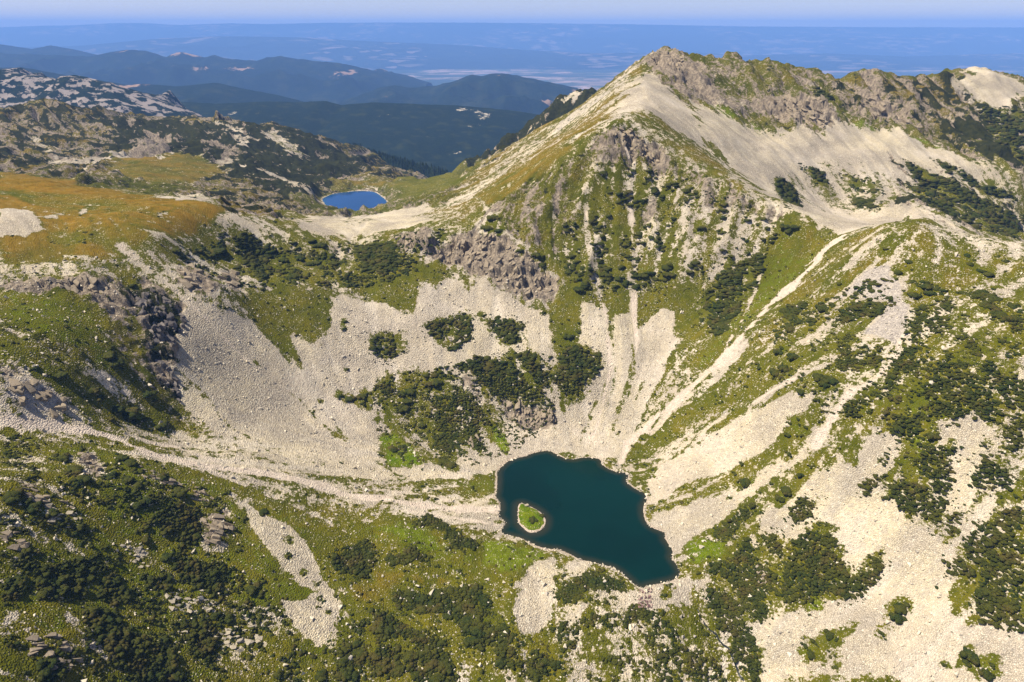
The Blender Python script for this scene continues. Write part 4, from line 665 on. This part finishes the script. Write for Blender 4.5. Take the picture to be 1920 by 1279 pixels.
# ------------------------------------------------------------------ mountain pine scrub
def shrub_material():
    m = NT('mountain_pine'); g = m.n('ShaderNodeNewGeometry'); pos = g.outputs['Position']
    a = m.noise(pos, .05, 3, .6); b = m.noise(pos, 1.1, 4, .7); i = g.outputs['Random Per Island']; oi = m.n('ShaderNodeObjectInfo').outputs['Random']
    ii = m.math('ADD', m.math('MULTIPLY', m.step(m.noise(pos, .085, 3, .6), .3, .7), .8), m.math('MULTIPLY', i, .2))
    c = m.mix(m.step(a, .35, .65), (.024, .032, .005), (.044, .046, .007))
    c = m.mix(m.step(ii, .62, .9), c, (.056, .046, .011)); c = m.mix(m.step(ii, .35, .1), c, (.017, .028, .006))
    c = m.mix(m.math('MULTIPLY', m.step(b, .45, .75), .7), c, (.085, .086, .008)); c = m.mix(m.step(b, .44, .26), c, (.010, .012, .002))
    bp = m.n('ShaderNodeBump', {'Strength': .9, 'Distance': .5, 'Height': b})
    return m.out(m.bsdf(c, .9, bp.outputs[0], .1))
M_SHRUB = shrub_material()
def shrub_template(sub_, seed, lobes, squash=.62, tufts=0):
    """a creeping pine: several low overlapping lobes, with branch tips that break the outline"""
    g = np.random.default_rng(900 + seed); vs, fs, n0 = [], [], 0
    for k in range(lobes):
        v, f = ico(sub_); v = lumpy(v, seed * 7 + k, .34 if lobes > 1 else .5, 1.7); v = v * (1 + (.26 if lobes > 1 else .45) * (g.random(len(v)) - .5))[:, None]
        if lobes > 1:
            a = 2 * np.pi * k / (lobes - 1) + g.uniform(-.5, .5); rad = 0 if k == 0 else g.uniform(.3, .8); s = g.uniform(.55, .7) if k == 0 else g.uniform(.34, .56) if lobes < 8 else g.uniform(.2, .42)
            v = v * s; v[:, 2] *= squash * g.uniform(.8, 1.3) * (1.25 if lobes > 8 and k else 1); v = v + [rad * math.cos(a), rad * math.sin(a), 0]
        else: v[:, 2] *= squash
        f = f[(v[f][:, :, 2] > -.13).any(1)]; u = np.unique(f); mp = np.full(len(v), -1); mp[u] = np.arange(len(u)); vs.append(v[u]); fs.append(mp[f] + n0); n0 += len(u)
    v = np.concatenate(vs); f = np.concatenate(fs)
    if tufts:
        cen = v[f].mean(1); pick = g.choice(len(f), tufts); ex = []; ef = []
        for p in pick:
            c = cen[p]; nrm = np.array([c[0], c[1], c[2] + .3]); nrm /= np.linalg.norm(nrm) + 1e-6; t = np.cross(nrm, g.normal(size=3)); t /= np.linalg.norm(t) + 1e-6; w = np.cross(nrm, t); s = g.uniform(.05, .11)
            n1 = len(v) + len(ex); ex += [c + t * s * .6 - nrm * .03, c - t * s * .6 - nrm * .03, c + w * s * .6, c + nrm * s * 1.5]; ef += [(n1, n1 + 1, n1 + 3), (n1 + 1, n1 + 2, n1 + 3), (n1 + 2, n1, n1 + 3)]
        v = np.concatenate([v, ex]); f = np.concatenate([f, ef])
    return v, f
def sample_poly(poly, r, dens, clump, seed):
    x0, y0 = poly.min(0); x1, y1 = poly.max(0); s = r * .92; xs = np.arange(x0 - s, x1 + s, s); ys = np.arange(y0 - s, y1 + s, s)
    X, Y = np.meshgrid(xs, ys); X = X.ravel() + nrg.uniform(-.45, .45, X.size) * s; Y = Y.ravel() + nrg.uniform(-.45, .45, Y.size) * s
    sd = poly_sd(X, Y, poly) + (fbm(X, Y, 9, 3, 61) - .5) * 2 * min(5.0, (x1 - x0) * .25)
    k = (sd < 0) & (nrg.random(X.size) < dens)
    if clump: k &= fbm(X, Y, 16, 3, 77) > .5 * clump + .22
    return X[k], Y[k]
SX, SY, SR, SI = [], [], [], []
for ci, (label, group, typ, data, r, dens, clump) in enumerate(CL):
    if typ == 'fill':
        for k, pl in enumerate(data):
            p = castxy(pl)
            if len(p) < 3: continue
            x, y = sample_poly(p, r, dens, clump, k); SX.append(x); SY.append(y); SR.append(r * nrg.uniform(.6, 1.75, len(x))); SI.append(np.full(len(x), ci))
    else:
        a = np.array(data, float); p = cast(a[:, 0], a[:, 1]); ok = ~np.isnan(p[:, 0]); p = p[ok]; dist = np.linalg.norm(p - [0, 0, CAMZ], axis=1)
        SX.append(p[:, 0]); SY.append(p[:, 1]); SR.append(a[ok, 2] * dist / 1330 * 1.05); SI.append(np.full(len(p), ci))
def fringe(ci, poly, r):
    x0, y0 = poly.min(0) - 7; x1, y1 = poly.max(0) + 7; n = int((x1 - x0) * (y1 - y0) / 9); x = nrg.uniform(x0, x1, n); y = nrg.uniform(y0, y1, n); sd = poly_sd(x, y, poly)
    k = (sd < 6) & (sd > -3) & (fbm(x, y, 7, 2, 33) > .46); return x[k], y[k], nrg.uniform(.45, 1.25, k.sum()) * r / 2.4
FX, FY, FR = [], [], []
for ci, (label, group, typ, data, r, dens, clump) in enumerate(CL):
    if typ == 'fill':
        for pl in data:
            p = castxy(pl)
            if len(p) > 2 and not group.startswith('scattered'): q = fringe(ci, p, r); FX.append(q[0]); FY.append(q[1]); FR.append(q[2])
SX, SY, SR, SI = map(np.concatenate, (SX, SY, SR, SI))
sl_s = poly_sd(SX, SY, LAKE); si_s = poly_sd(SX, SY, ISLE); keep = ((sl_s > SR * .5) | (si_s < 0)); SX, SY, SR, SI = SX[keep], SY[keep], SR[keep], SI[keep]
# stray seedlings wherever the ground is grassy but not in a clump
def strays(n, rmax, rlo, rhi, seed):
    g = np.random.default_rng(seed); r = np.sqrt(g.uniform(230 ** 2, rmax ** 2, n)); a = g.uniform(-.72, .72, n); x, y = r * np.sin(a), r * np.cos(a); c = cover_at(x, y)
    k = (c[:, 0] > .38) & (c[:, 1] < .6) & (c[:, 5] < .3) & (fbm(x, y, 45, 3, 91) > .47) & (poly_sd(x, y, LAKE) > 4) & (g.random(n) < c[:, 0]); return x[k], y[k], g.uniform(rlo, rhi, k.sum()) ** 1.0
bx_, by_, br_ = strays(7000, 780, .6, 1.9, 4)
dist = np.sqrt(SX ** 2 + SY ** 2 + (CAMZ - ground(SX, SY)) ** 2)
# in the picture?
def in_frame(x, y, z):
    d = np.stack([x, y, z - CAMZ], -1); f = d[:, 1] * CT - d[:, 2] * ST; u = d[:, 0] / f * FPX + 960; v = 639.5 - (d[:, 1] * ST + d[:, 2] * CT) / f * FPX
    return (u > 4) & (u < 1916) & (v > 4) & (v < 1276)
score = SR / dist * in_frame(SX, SY, ground(SX, SY)); score[np.array([CL[i][1].startswith('scattered') for i in range(len(CL))])[SI]] *= .3; isl = np.isin(SI, [i for i, c in enumerate(CL) if 'island' in c[0]]); score[isl] += 1
order = np.argsort(-score); solo = order[:300]; rest = order[300:]
tmpl = [mesh_np('mountain_pine', *shrub_template(2, k, 15, .70, 260), M_SHRUB, True, link=False) for k in range(8)]
for k, i in enumerate(solo):
    o = bpy.data.objects.new('mountain_pine', tmpl[k % 8]); COL.objects.link(o)
    o.location = (SX[i], SY[i], ground(SX[i], SY[i]) + (.35 if isl[i] else -SR[i] * .03)); o.rotation_euler = (0, 0, rnd.uniform(0, 6.28))
    o.scale = (SR[i] * rnd.uniform(.9, 1.15), SR[i] * rnd.uniform(.9, 1.15), SR[i] * rnd.uniform(.62, .95))
    tag(o, CL[SI[i]][0], 'shrub', CL[SI[i]][1] if isinstance(CL[SI[i]][0], str) and not CL[SI[i]][0].startswith('dark mountain pine shrub in the') else 'pines' + CL[SI[i]][0][24:])
def scatter_mesh(name, temps, x, y, z, sc, rot, mat, flat=False):
    """many copies joined into one mesh; sc is (n, 3), rot (n,) about z or (n, 3, 3)"""
    vs, fs, n0 = [], [], 0; pick = nrg.integers(0, len(temps), len(x))
    for t, (v, f) in enumerate(temps):
        k = np.nonzero(pick == t)[0]
        if not len(k): continue
        V = v[None] * sc[k][:, None, :]
        if rot.ndim == 1:
            c, s = np.cos(rot[k])[:, None], np.sin(rot[k])[:, None]; V = np.stack([V[..., 0] * c - V[..., 1] * s, V[..., 0] * s + V[..., 1] * c, V[..., 2]], -1)
        else: V = np.einsum('nij,nvj->nvi', rot[k], V)
        V = V + np.stack([x[k], y[k], z[k]], -1)[:, None, :]
        fs.append((f[None] + (np.arange(len(k)) * len(v))[:, None, None] + n0).reshape(-1, 3)); vs.append(V.reshape(-1, 3)); n0 += len(k) * len(v)
    o = mesh_np(name, np.concatenate(vs), np.concatenate(fs), mat, not flat); o['kind'] = 'stuff'; return o
FX, FY, FR = map(np.concatenate, (FX, FY, FR)); k = poly_sd(FX, FY, LAKE) > 2; FX, FY, FR = FX[k], FY[k], FR[k]
x = np.concatenate([SX[rest], bx_, FX]); y = np.concatenate([SY[rest], by_, FY]); r = np.concatenate([SR[rest], br_, FR]); z = ground(x, y) - r * .05
dd = np.hypot(x, y); lo = (dd > 590) | (r < 1.75); scl = np.stack([r * nrg.uniform(.85, 1.15, len(r)), r * nrg.uniform(.85, 1.15, len(r)), r * nrg.uniform(.38, .68, len(r))], -1); rz = nrg.uniform(0, 6.28, len(r))
T2 = [shrub_template(1, k + 20, 4, .60) for k in range(8)]; T1 = [shrub_template(1, k + 40, 1, .62) for k in range(8)]
def join_parts(name, parts, mat):
    vs, fs, n0 = [], [], 0
    for me_o in parts:
        me = me_o.data; v = np.empty(len(me.vertices) * 3, np.float32); me.vertices.foreach_get('co', v); f = np.empty(len(me.loops), np.int32); me.loops.foreach_get('vertex_index', f)
        vs.append(v.reshape(-1, 3)); fs.append(f.reshape(-1, 3) + n0); n0 += len(me.vertices); bpy.data.objects.remove(me_o); bpy.data.meshes.remove(me)
    o = mesh_np(name, np.concatenate(vs), np.concatenate(fs), mat, True); o['kind'] = 'stuff'; return o
pa = scatter_mesh('a', T2, x[~lo], y[~lo], z[~lo], scl[~lo], rz[~lo], M_SHRUB); pb = scatter_mesh('b', T1, x[lo], y[lo], z[lo], scl[lo], rz[lo], M_SHRUB)
scrub = join_parts('mountain_pine_scrub', [pa, pb], M_SHRUB); print('shrubs', len(SX), 'rest', len(x), 'low', lo.sum(), 'tris', len(scrub.data.polygons))

# ------------------------------------------------------------------ boulders
def boulder_material(name, cols, dark=.5):
    m = NT(name); g = m.n('ShaderNodeNewGeometry'); i = g.outputs['Random Per Island']; pos = g.outputs['Position']
    c = m.mix(m.step(i, .0, .5), cols[0], cols[1]); c = m.mix(m.step(i, .55, 1.0), c, cols[2]); n_ = m.noise(pos, 1.2, 5, .7)
    c = m.mix(m.math('MULTIPLY', m.step(n_, .5, .75), dark), c, cols[3])
    return m.out(m.bsdf(c, .95, m.n('ShaderNodeBump', {'Strength': .5, 'Distance': .3, 'Height': n_}).outputs[0], .1))
M_BOULDER = boulder_material('scree_stone', [(.36, .32, .26), (.52, .45, .33), (.62, .55, .42), (.22, .20, .17)])
def hull_block(n, seed, ax=(1, .8, .6)):
    g = np.random.default_rng(seed); bm = bmesh.new()
    for p in g.uniform(-1, 1, (n, 3)):
        q = p / max(abs(p)) ** (.85 if n == 12 else .55); bm.verts.new(q * ax)
    res = bmesh.ops.convex_hull(bm, input=bm.verts[:]); bmesh.ops.delete(bm, geom=[e for e in res['geom_interior'] if isinstance(e, bmesh.types.BMVert)], context='VERTS')
    bmesh.ops.triangulate(bm, faces=bm.faces[:]); bm.normal_update(); bm.verts.index_update(); v = np.array([q.co[:] for q in bm.verts]); f = np.array([[q.index for q in p.verts] for p in bm.faces]); bm.free(); return v, f
def rand_rot(n, g):
    q = g.normal(size=(n, 4)); q /= np.linalg.norm(q, axis=1)[:, None]; w, x, y, z = q.T
    return np.stack([np.stack([1 - 2 * (y * y + z * z), 2 * (x * y - z * w), 2 * (x * z + y * w)], -1), np.stack([2 * (x * y + z * w), 1 - 2 * (x * x + z * z), 2 * (y * z - x * w)], -1), np.stack([2 * (x * z - y * w), 2 * (y * z + x * w), 1 - 2 * (x * x + y * y)], -1)], 1)
TB = [hull_block(9, 100 + k, (1, .8, .65)) for k in range(10)]
n_ = 60000; r_ = np.sqrt(nrg.uniform(200 ** 2, 690 ** 2, n_)); a_ = nrg.uniform(-.78, .78, n_); x, y = r_ * np.sin(a_), r_ * np.cos(a_); c = cover_at(x, y)
bare = 1 - np.clip(c[:, 0] * .85 + c[:, 3] + c[:, 5] * .7, 0, 1); k = (nrg.random(n_) < .12 + .55 * bare * sstep(.35, .6, fbm(x, y, 25, 3, 55) + .1)) & (poly_sd(x, y, LAKE) > .5) & (c[:, 1] < .7)
x, y = x[k][:24000], y[k][:24000]; ti = nrg.integers(0, len(LAKE), 900); off = nrg.normal(0, 1.6, (900, 2)); x = np.concatenate([x, LAKE[ti, 0] + off[:, 0]]); y = np.concatenate([y, LAKE[ti, 1] + off[:, 1]]); ti = nrg.integers(0, len(ISLE), 60); off = nrg.normal(0, .6, (60, 2)); ix_, iy_ = ISLE[ti, 0] + off[:, 0], ISLE[ti, 1] + off[:, 1]
k = poly_sd(x, y, LAKE) > -.8; x, y = np.concatenate([x[k], ix_]), np.concatenate([y[k], iy_]); s = np.clip(np.exp(nrg.normal(-.62, .48, len(x))), .22, 2.6); s[-len(ix_):] *= .6
boulders = scatter_mesh('scree_boulders', TB, x, y, ground(x, y) + s * .1, s[:, None] * np.ones((1, 3)), rand_rot(len(x), nrg), M_BOULDER, True); print('boulders', len(x))
p = cast(nrg.uniform(1196, 1222, 90), nrg.uniform(1104, 1142, 90)); x, y = p[:, 0], p[:, 1]; s = nrg.uniform(.4, 1.2, len(x))
scatter_mesh('outlet_boulders', TB, x, y, ground(x, y) + .1, s[:, None] * np.ones((1, 3)), rand_rot(len(x), nrg), boulder_material('wet_stone', [(.10, .06, .06), (.20, .12, .11), (.35, .25, .22), (.05, .03, .03)]), True)

# ------------------------------------------------------------------ rock outcrops: each an empty with its blocks
M_ROCK = boulder_material('outcrop_rock', [(.185, .15, .108), (.26, .21, .145), (.37, .305, .205), (.075, .061, .045)], .9)
M_ROCKP = boulder_material('outcrop_pale', [(.27, .235, .18), (.36, .31, .22), (.24, .21, .17), (.15, .13, .105)], .8)
TBK = [mesh_np('rock_block', *hull_block(12, 300 + k, (1, .62, .55)), M_ROCK, link=False) for k in range(8)]; TB_SHADE = [mesh_np('dark_rock_shade_block', *hull_block(12, 340 + k, (1, .6, .7)), boulder_material('dark_rock_shade', [(.085, .075, .072), (.12, .105, .095), (.19, .165, .14), (.035, .031, .032)], .9), link=False) for k in range(6)]; TBP = [mesh_np('pale_rock_block', *hull_block(12, 320 + k, (1, .75, .4)), M_ROCKP, link=False) for k in range(6)]  # left cliff blocks: dark rock, with the cliff's shade put into the colour
def outcrop(label, pts, size, n, pale=False, up=.35):
    """pts: photo outline the blocks stand in; size: half length of a block in metres"""
    pl = castxy(pts); c = pl.mean(0); e = bpy.data.objects.new('rock_outcrop', None); COL.objects.link(e); e.location = (c[0], c[1], float(ground(c[0], c[1]))); tag(e, label, 'rock')
    x0, y0 = pl.min(0); x1, y1 = pl.max(0); k = 0; tries = 0; base = math.atan2(-near(DX, c[0:1], c[1:2])[0], near(DY, c[0:1], c[1:2])[0]) if False else math.atan2(near(DY, c[0:1], c[1:2])[0], near(DX, c[0:1], c[1:2])[0])
    while k < n and tries < n * 40:
        tries += 1; x, y = rnd.uniform(x0, x1), rnd.uniform(y0, y1)
        if poly_sd(np.array([x]), np.array([y]), pl)[0] > 0: continue
        s = size * rnd.uniform(.55, 1.3); o = bpy.data.objects.new('rock_block', rnd.choice(TBP if pale is True else TB_SHADE if pale == 'dark' else TBK)); COL.objects.link(o); o.parent = e
        o.location = (x - c[0], y - c[1], float(ground(x, y)) - e.location.z + s * up * rnd.uniform(-.75, .25)); o.rotation_euler = (rnd.gauss(0, .16), rnd.gauss(-.40, .16), base + rnd.gauss(0, .22)); o.scale = (s, s * rnd.uniform(.7, 1.1), s * rnd.uniform(.8, 1.5)); k += 1
outcrop('jagged dark grey crag beside the scree tongue in the left foreground', [(372,968),(420,958),(438,1005),(418,1038),(388,1035)], 3.0, 26, up=.8)
outcrop('grey crag with a shaded face just under the track at far left', [(142,852),(175,850),(192,890),(158,895)], 2.4, 16, up=.8)
outcrop('weathered grey rocks at the left edge below the twin shrubs', [(20,890),(70,905),(140,955),(110,965),(40,930)], 2.4, 20)
outcrop('pale tilted slabs near the bottom left of the scree tongue', [(395,1180),(470,1165),(490,1200),(460,1225),(400,1205)], 2.0, 34, True)
outcrop('pale rock ledges in the shrubs above the tilted slabs', [(300,1115),(400,1120),(405,1145),(320,1150)], 1.8, 26, True)
outcrop('grey broken rocks in the bottom left corner', [(45,1195),(100,1190),(165,1240),(110,1260),(50,1230)], 2.3, 24)
outcrop('big cracked rock face on the shelf above the north shore', [(945,748),(990,757),(1040,775),(1040,798),(1000,803),(960,785)], 3.2, 44, up=.5)
outcrop('small pale rock among shrubs on the shelf', [(858,768),(880,765),(882,790),(865,795)], 2.5, 8, True)
outcrop('boulder nose beside the green gully above the west shore', [(868,822),(895,820),(892,845),(872,838)], 3.0, 8)
outcrop('broad dark crag band across the top of the central scree', [(815,478),(850,445),(900,430),(960,452),(1048,522),(1045,548),(990,558),(930,522),(880,502)], 3.6, 190, up=.6)
outcrop('dark crags on the rim between the thicket and the broad band', [(738,448),(798,434),(812,472),(752,476)], 3.2, 50)
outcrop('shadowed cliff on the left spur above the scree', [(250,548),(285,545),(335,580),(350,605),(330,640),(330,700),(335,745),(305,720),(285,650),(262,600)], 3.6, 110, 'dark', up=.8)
outcrop('grey ledge along the edge of the golden plateau', [(5,525),(90,522),(190,535),(235,552),(210,565),(100,545)], 3.6, 36)
outcrop('bluish rock slabs at the left edge above the track', [(5,710),(60,712),(120,745),(130,775),(40,765)], 3.6, 22)
outcrop('twin dark crags below the plateau, nearest the pink gully', [(322,503),(388,500),(392,545),(350,550)], 3.8, 18)
outcrop('dark crag below the plateau, right of the twin crags', [(412,502),(448,498),(448,550),(422,542)], 3.8, 14)
outcrop('rocky top of the near summit', [(1135,255),(1175,228),(1215,258),(1245,300),(1190,285)], 3.4, 50)
outcrop('craggy tip of the highest peak', [(1205,104),(1240,85),(1280,100),(1285,150),(1240,130)], 4.2, 60)
outcrop('grey cliff band under the ridge right of the highest peak', [(1430,198),(1500,188),(1558,212),(1560,243),(1490,238),(1442,218)], 5.0, 90)
outcrop('dark broken cliffs under the far right ridge', [(1600,182),(1660,172),(1718,210),(1700,243),(1622,215)], 5.0, 70)
outcrop('pale broken slabs below the left edge rocks', [(85,940),(150,965),(160,985),(110,985),(80,965)], 1.8, 22, True)
outcrop('low grey ledge among shrubs under the middle of the track', [(255,868),(300,885),(330,905),(310,912),(262,888)], 2.0, 16)
outcrop('grey rubble between the two lower left mats', [(225,1015),(262,1025),(285,1060),(255,1058)], 1.5, 18, True)
outcrop('scattered grey rocks at the left edge, level with the scree tongue', [(0,985),(40,1000),(55,1030),(10,1030)], 2.2, 14)
outcrop('grey ledges above the jagged crag in the left foreground', [(330,905),(385,905),(400,935),(365,945),(335,925)], 2.1, 18)
outcrop('small grey outcrop between the shrub mats right of the lake', [(1408,1058),(1425,1055),(1440,1090),(1425,1095)], 2.0, 9)
outcrop('pale rock ribs among the pines on the upper scree', [(838,630),(862,628),(870,645),(845,650)], 2.4, 9, True)
isle_stone = mesh_np('boulder', *hull_block(12, 500, (1.7, 1.3, 1.0)), M_ROCKP); ps = cast(np.array([987.5]), np.array([952.5]))[0]; isle_stone.location = (ps[0], ps[1], float(ground(ps[0], ps[1])) + .8); tag(isle_stone, 'white boulder on the grass at the tip of the island', 'boulder')

# ------------------------------------------------------------------ stream leaving the lake
sp = castxy([(1303,1148),(1315,1162),(1335,1185),(1352,1205),(1370,1235),(1385,1262),(1395,1279)]); tt = np.linspace(0, len(sp) - 1, 90); cx = np.interp(tt, range(len(sp)), sp[:, 0]) + (fbm(tt * 3, tt, 4, 3, 8) - .5) * 5; cy = np.interp(tt, range(len(sp)), sp[:, 1]) + (fbm(tt, tt * 3, 4, 3, 9) - .5) * 5
tx, ty = np.gradient(cx), np.gradient(cy); L = np.hypot(tx, ty); nx, ny = -ty / L, tx / L; wv = .3 + .4 * fbm(tt * 5, tt, 3, 2, 4)
V = []
for s in (-1, 0, 1): xx, yy = cx + nx * wv * s, cy + ny * wv * s; V.append(np.stack([xx, yy, ground(xx, yy) + .22], -1))
V = np.stack(V, 1); I = np.arange(V.shape[0] * 3).reshape(-1, 3); q = np.concatenate([np.stack([I[:-1, k], I[:-1, k + 1], I[1:, k + 1], I[1:, k]], -1) for k in (0, 1)])
m = NT('stream_water'); pos = m.n('ShaderNodeNewGeometry').outputs['Position']; stream = mesh_np('stream', V.reshape(-1, 3), q, m.out(m.bsdf(m.mix(m.step(m.noise(pos, .7, 4), .62, .68), (.015, .018, .014), (.35, .35, .32)), .15, None, .5)), True); stream['kind'] = 'structure'

# ------------------------------------------------------------------ conifer wood on the slope behind the blue tarn
def wood():
    o = bpy.data.objects.get('forested_hill.001'); me = o.data; v = np.empty(len(me.vertices) * 3, np.float32); me.vertices.foreach_get('co', v); v = v.reshape(-1, 3); g = np.random.default_rng(3)
    f = np.empty(len(me.loops), np.int32); me.loops.foreach_get('vertex_index', f); q = f.reshape(-1, 4); pk = g.integers(0, len(q), 5200); u, w = g.random((2, len(pk), 1)); a, b, c, d = (v[q[pk, k]] for k in range(4)); p = (a * (1 - u) + b * u) * (1 - w) + (d * (1 - u) + c * u) * w
    an = np.linspace(0, 2 * np.pi, 6)[:-1]; ring = lambda r, z: [(r * math.cos(t), r * math.sin(t), z) for t in an]
    tv = np.array(ring(.26, .05) + [(0, 0, .7)] + ring(.17, .45) + [(0, 0, 1)]); tf = np.array([(k, (k + 1) % 5, 5) for k in range(5)] + [(6 + k, 6 + (k + 1) % 5, 11) for k in range(5)])
    h = g.uniform(10, 20, len(p)); mt = NT('conifer'); gg = mt.n('ShaderNodeNewGeometry'); mt.out(mt.bsdf(mt.mix(gg.outputs['Random Per Island'], (.012, .022, .012), (.032, .044, .020)), 1, None, 0))
    scatter_mesh('conifer_wood', [(tv, tf)], p[:, 0], p[:, 1], p[:, 2] - 1, h[:, None] * np.ones((1, 3)), g.uniform(0, 6, len(p)), mt.m, True)
wood()
# ------------------------------------------------------------------ haze: one closed box of thin blue air round everything
def haze_box():
    x, y0, y1, z0, z1 = 46000.0, -900.0, 47000.0, PLAIN_Z - 140.0, 760.0
    v = [(-x, y0, z0), (x, y0, z0), (x, y1, z0), (-x, y1, z0), (-x, y0, z1), (x, y0, z1), (x, y1, z1), (-x, y1, z1)]
    f = [(0, 3, 2, 1), (4, 5, 6, 7), (0, 1, 5, 4), (1, 2, 6, 5), (2, 3, 7, 6), (3, 0, 4, 7)]
    m = NT('haze'); pv = m.n('ShaderNodeVolumePrincipled', {'Color': (.24, .47, 1.0, 1), 'Density': 4.5e-5, 'Anisotropy': 0.0})
    o = mesh_np('haze', v, f, m.out(pv.outputs[0], True)); o['kind'] = 'stuff'
haze_box()
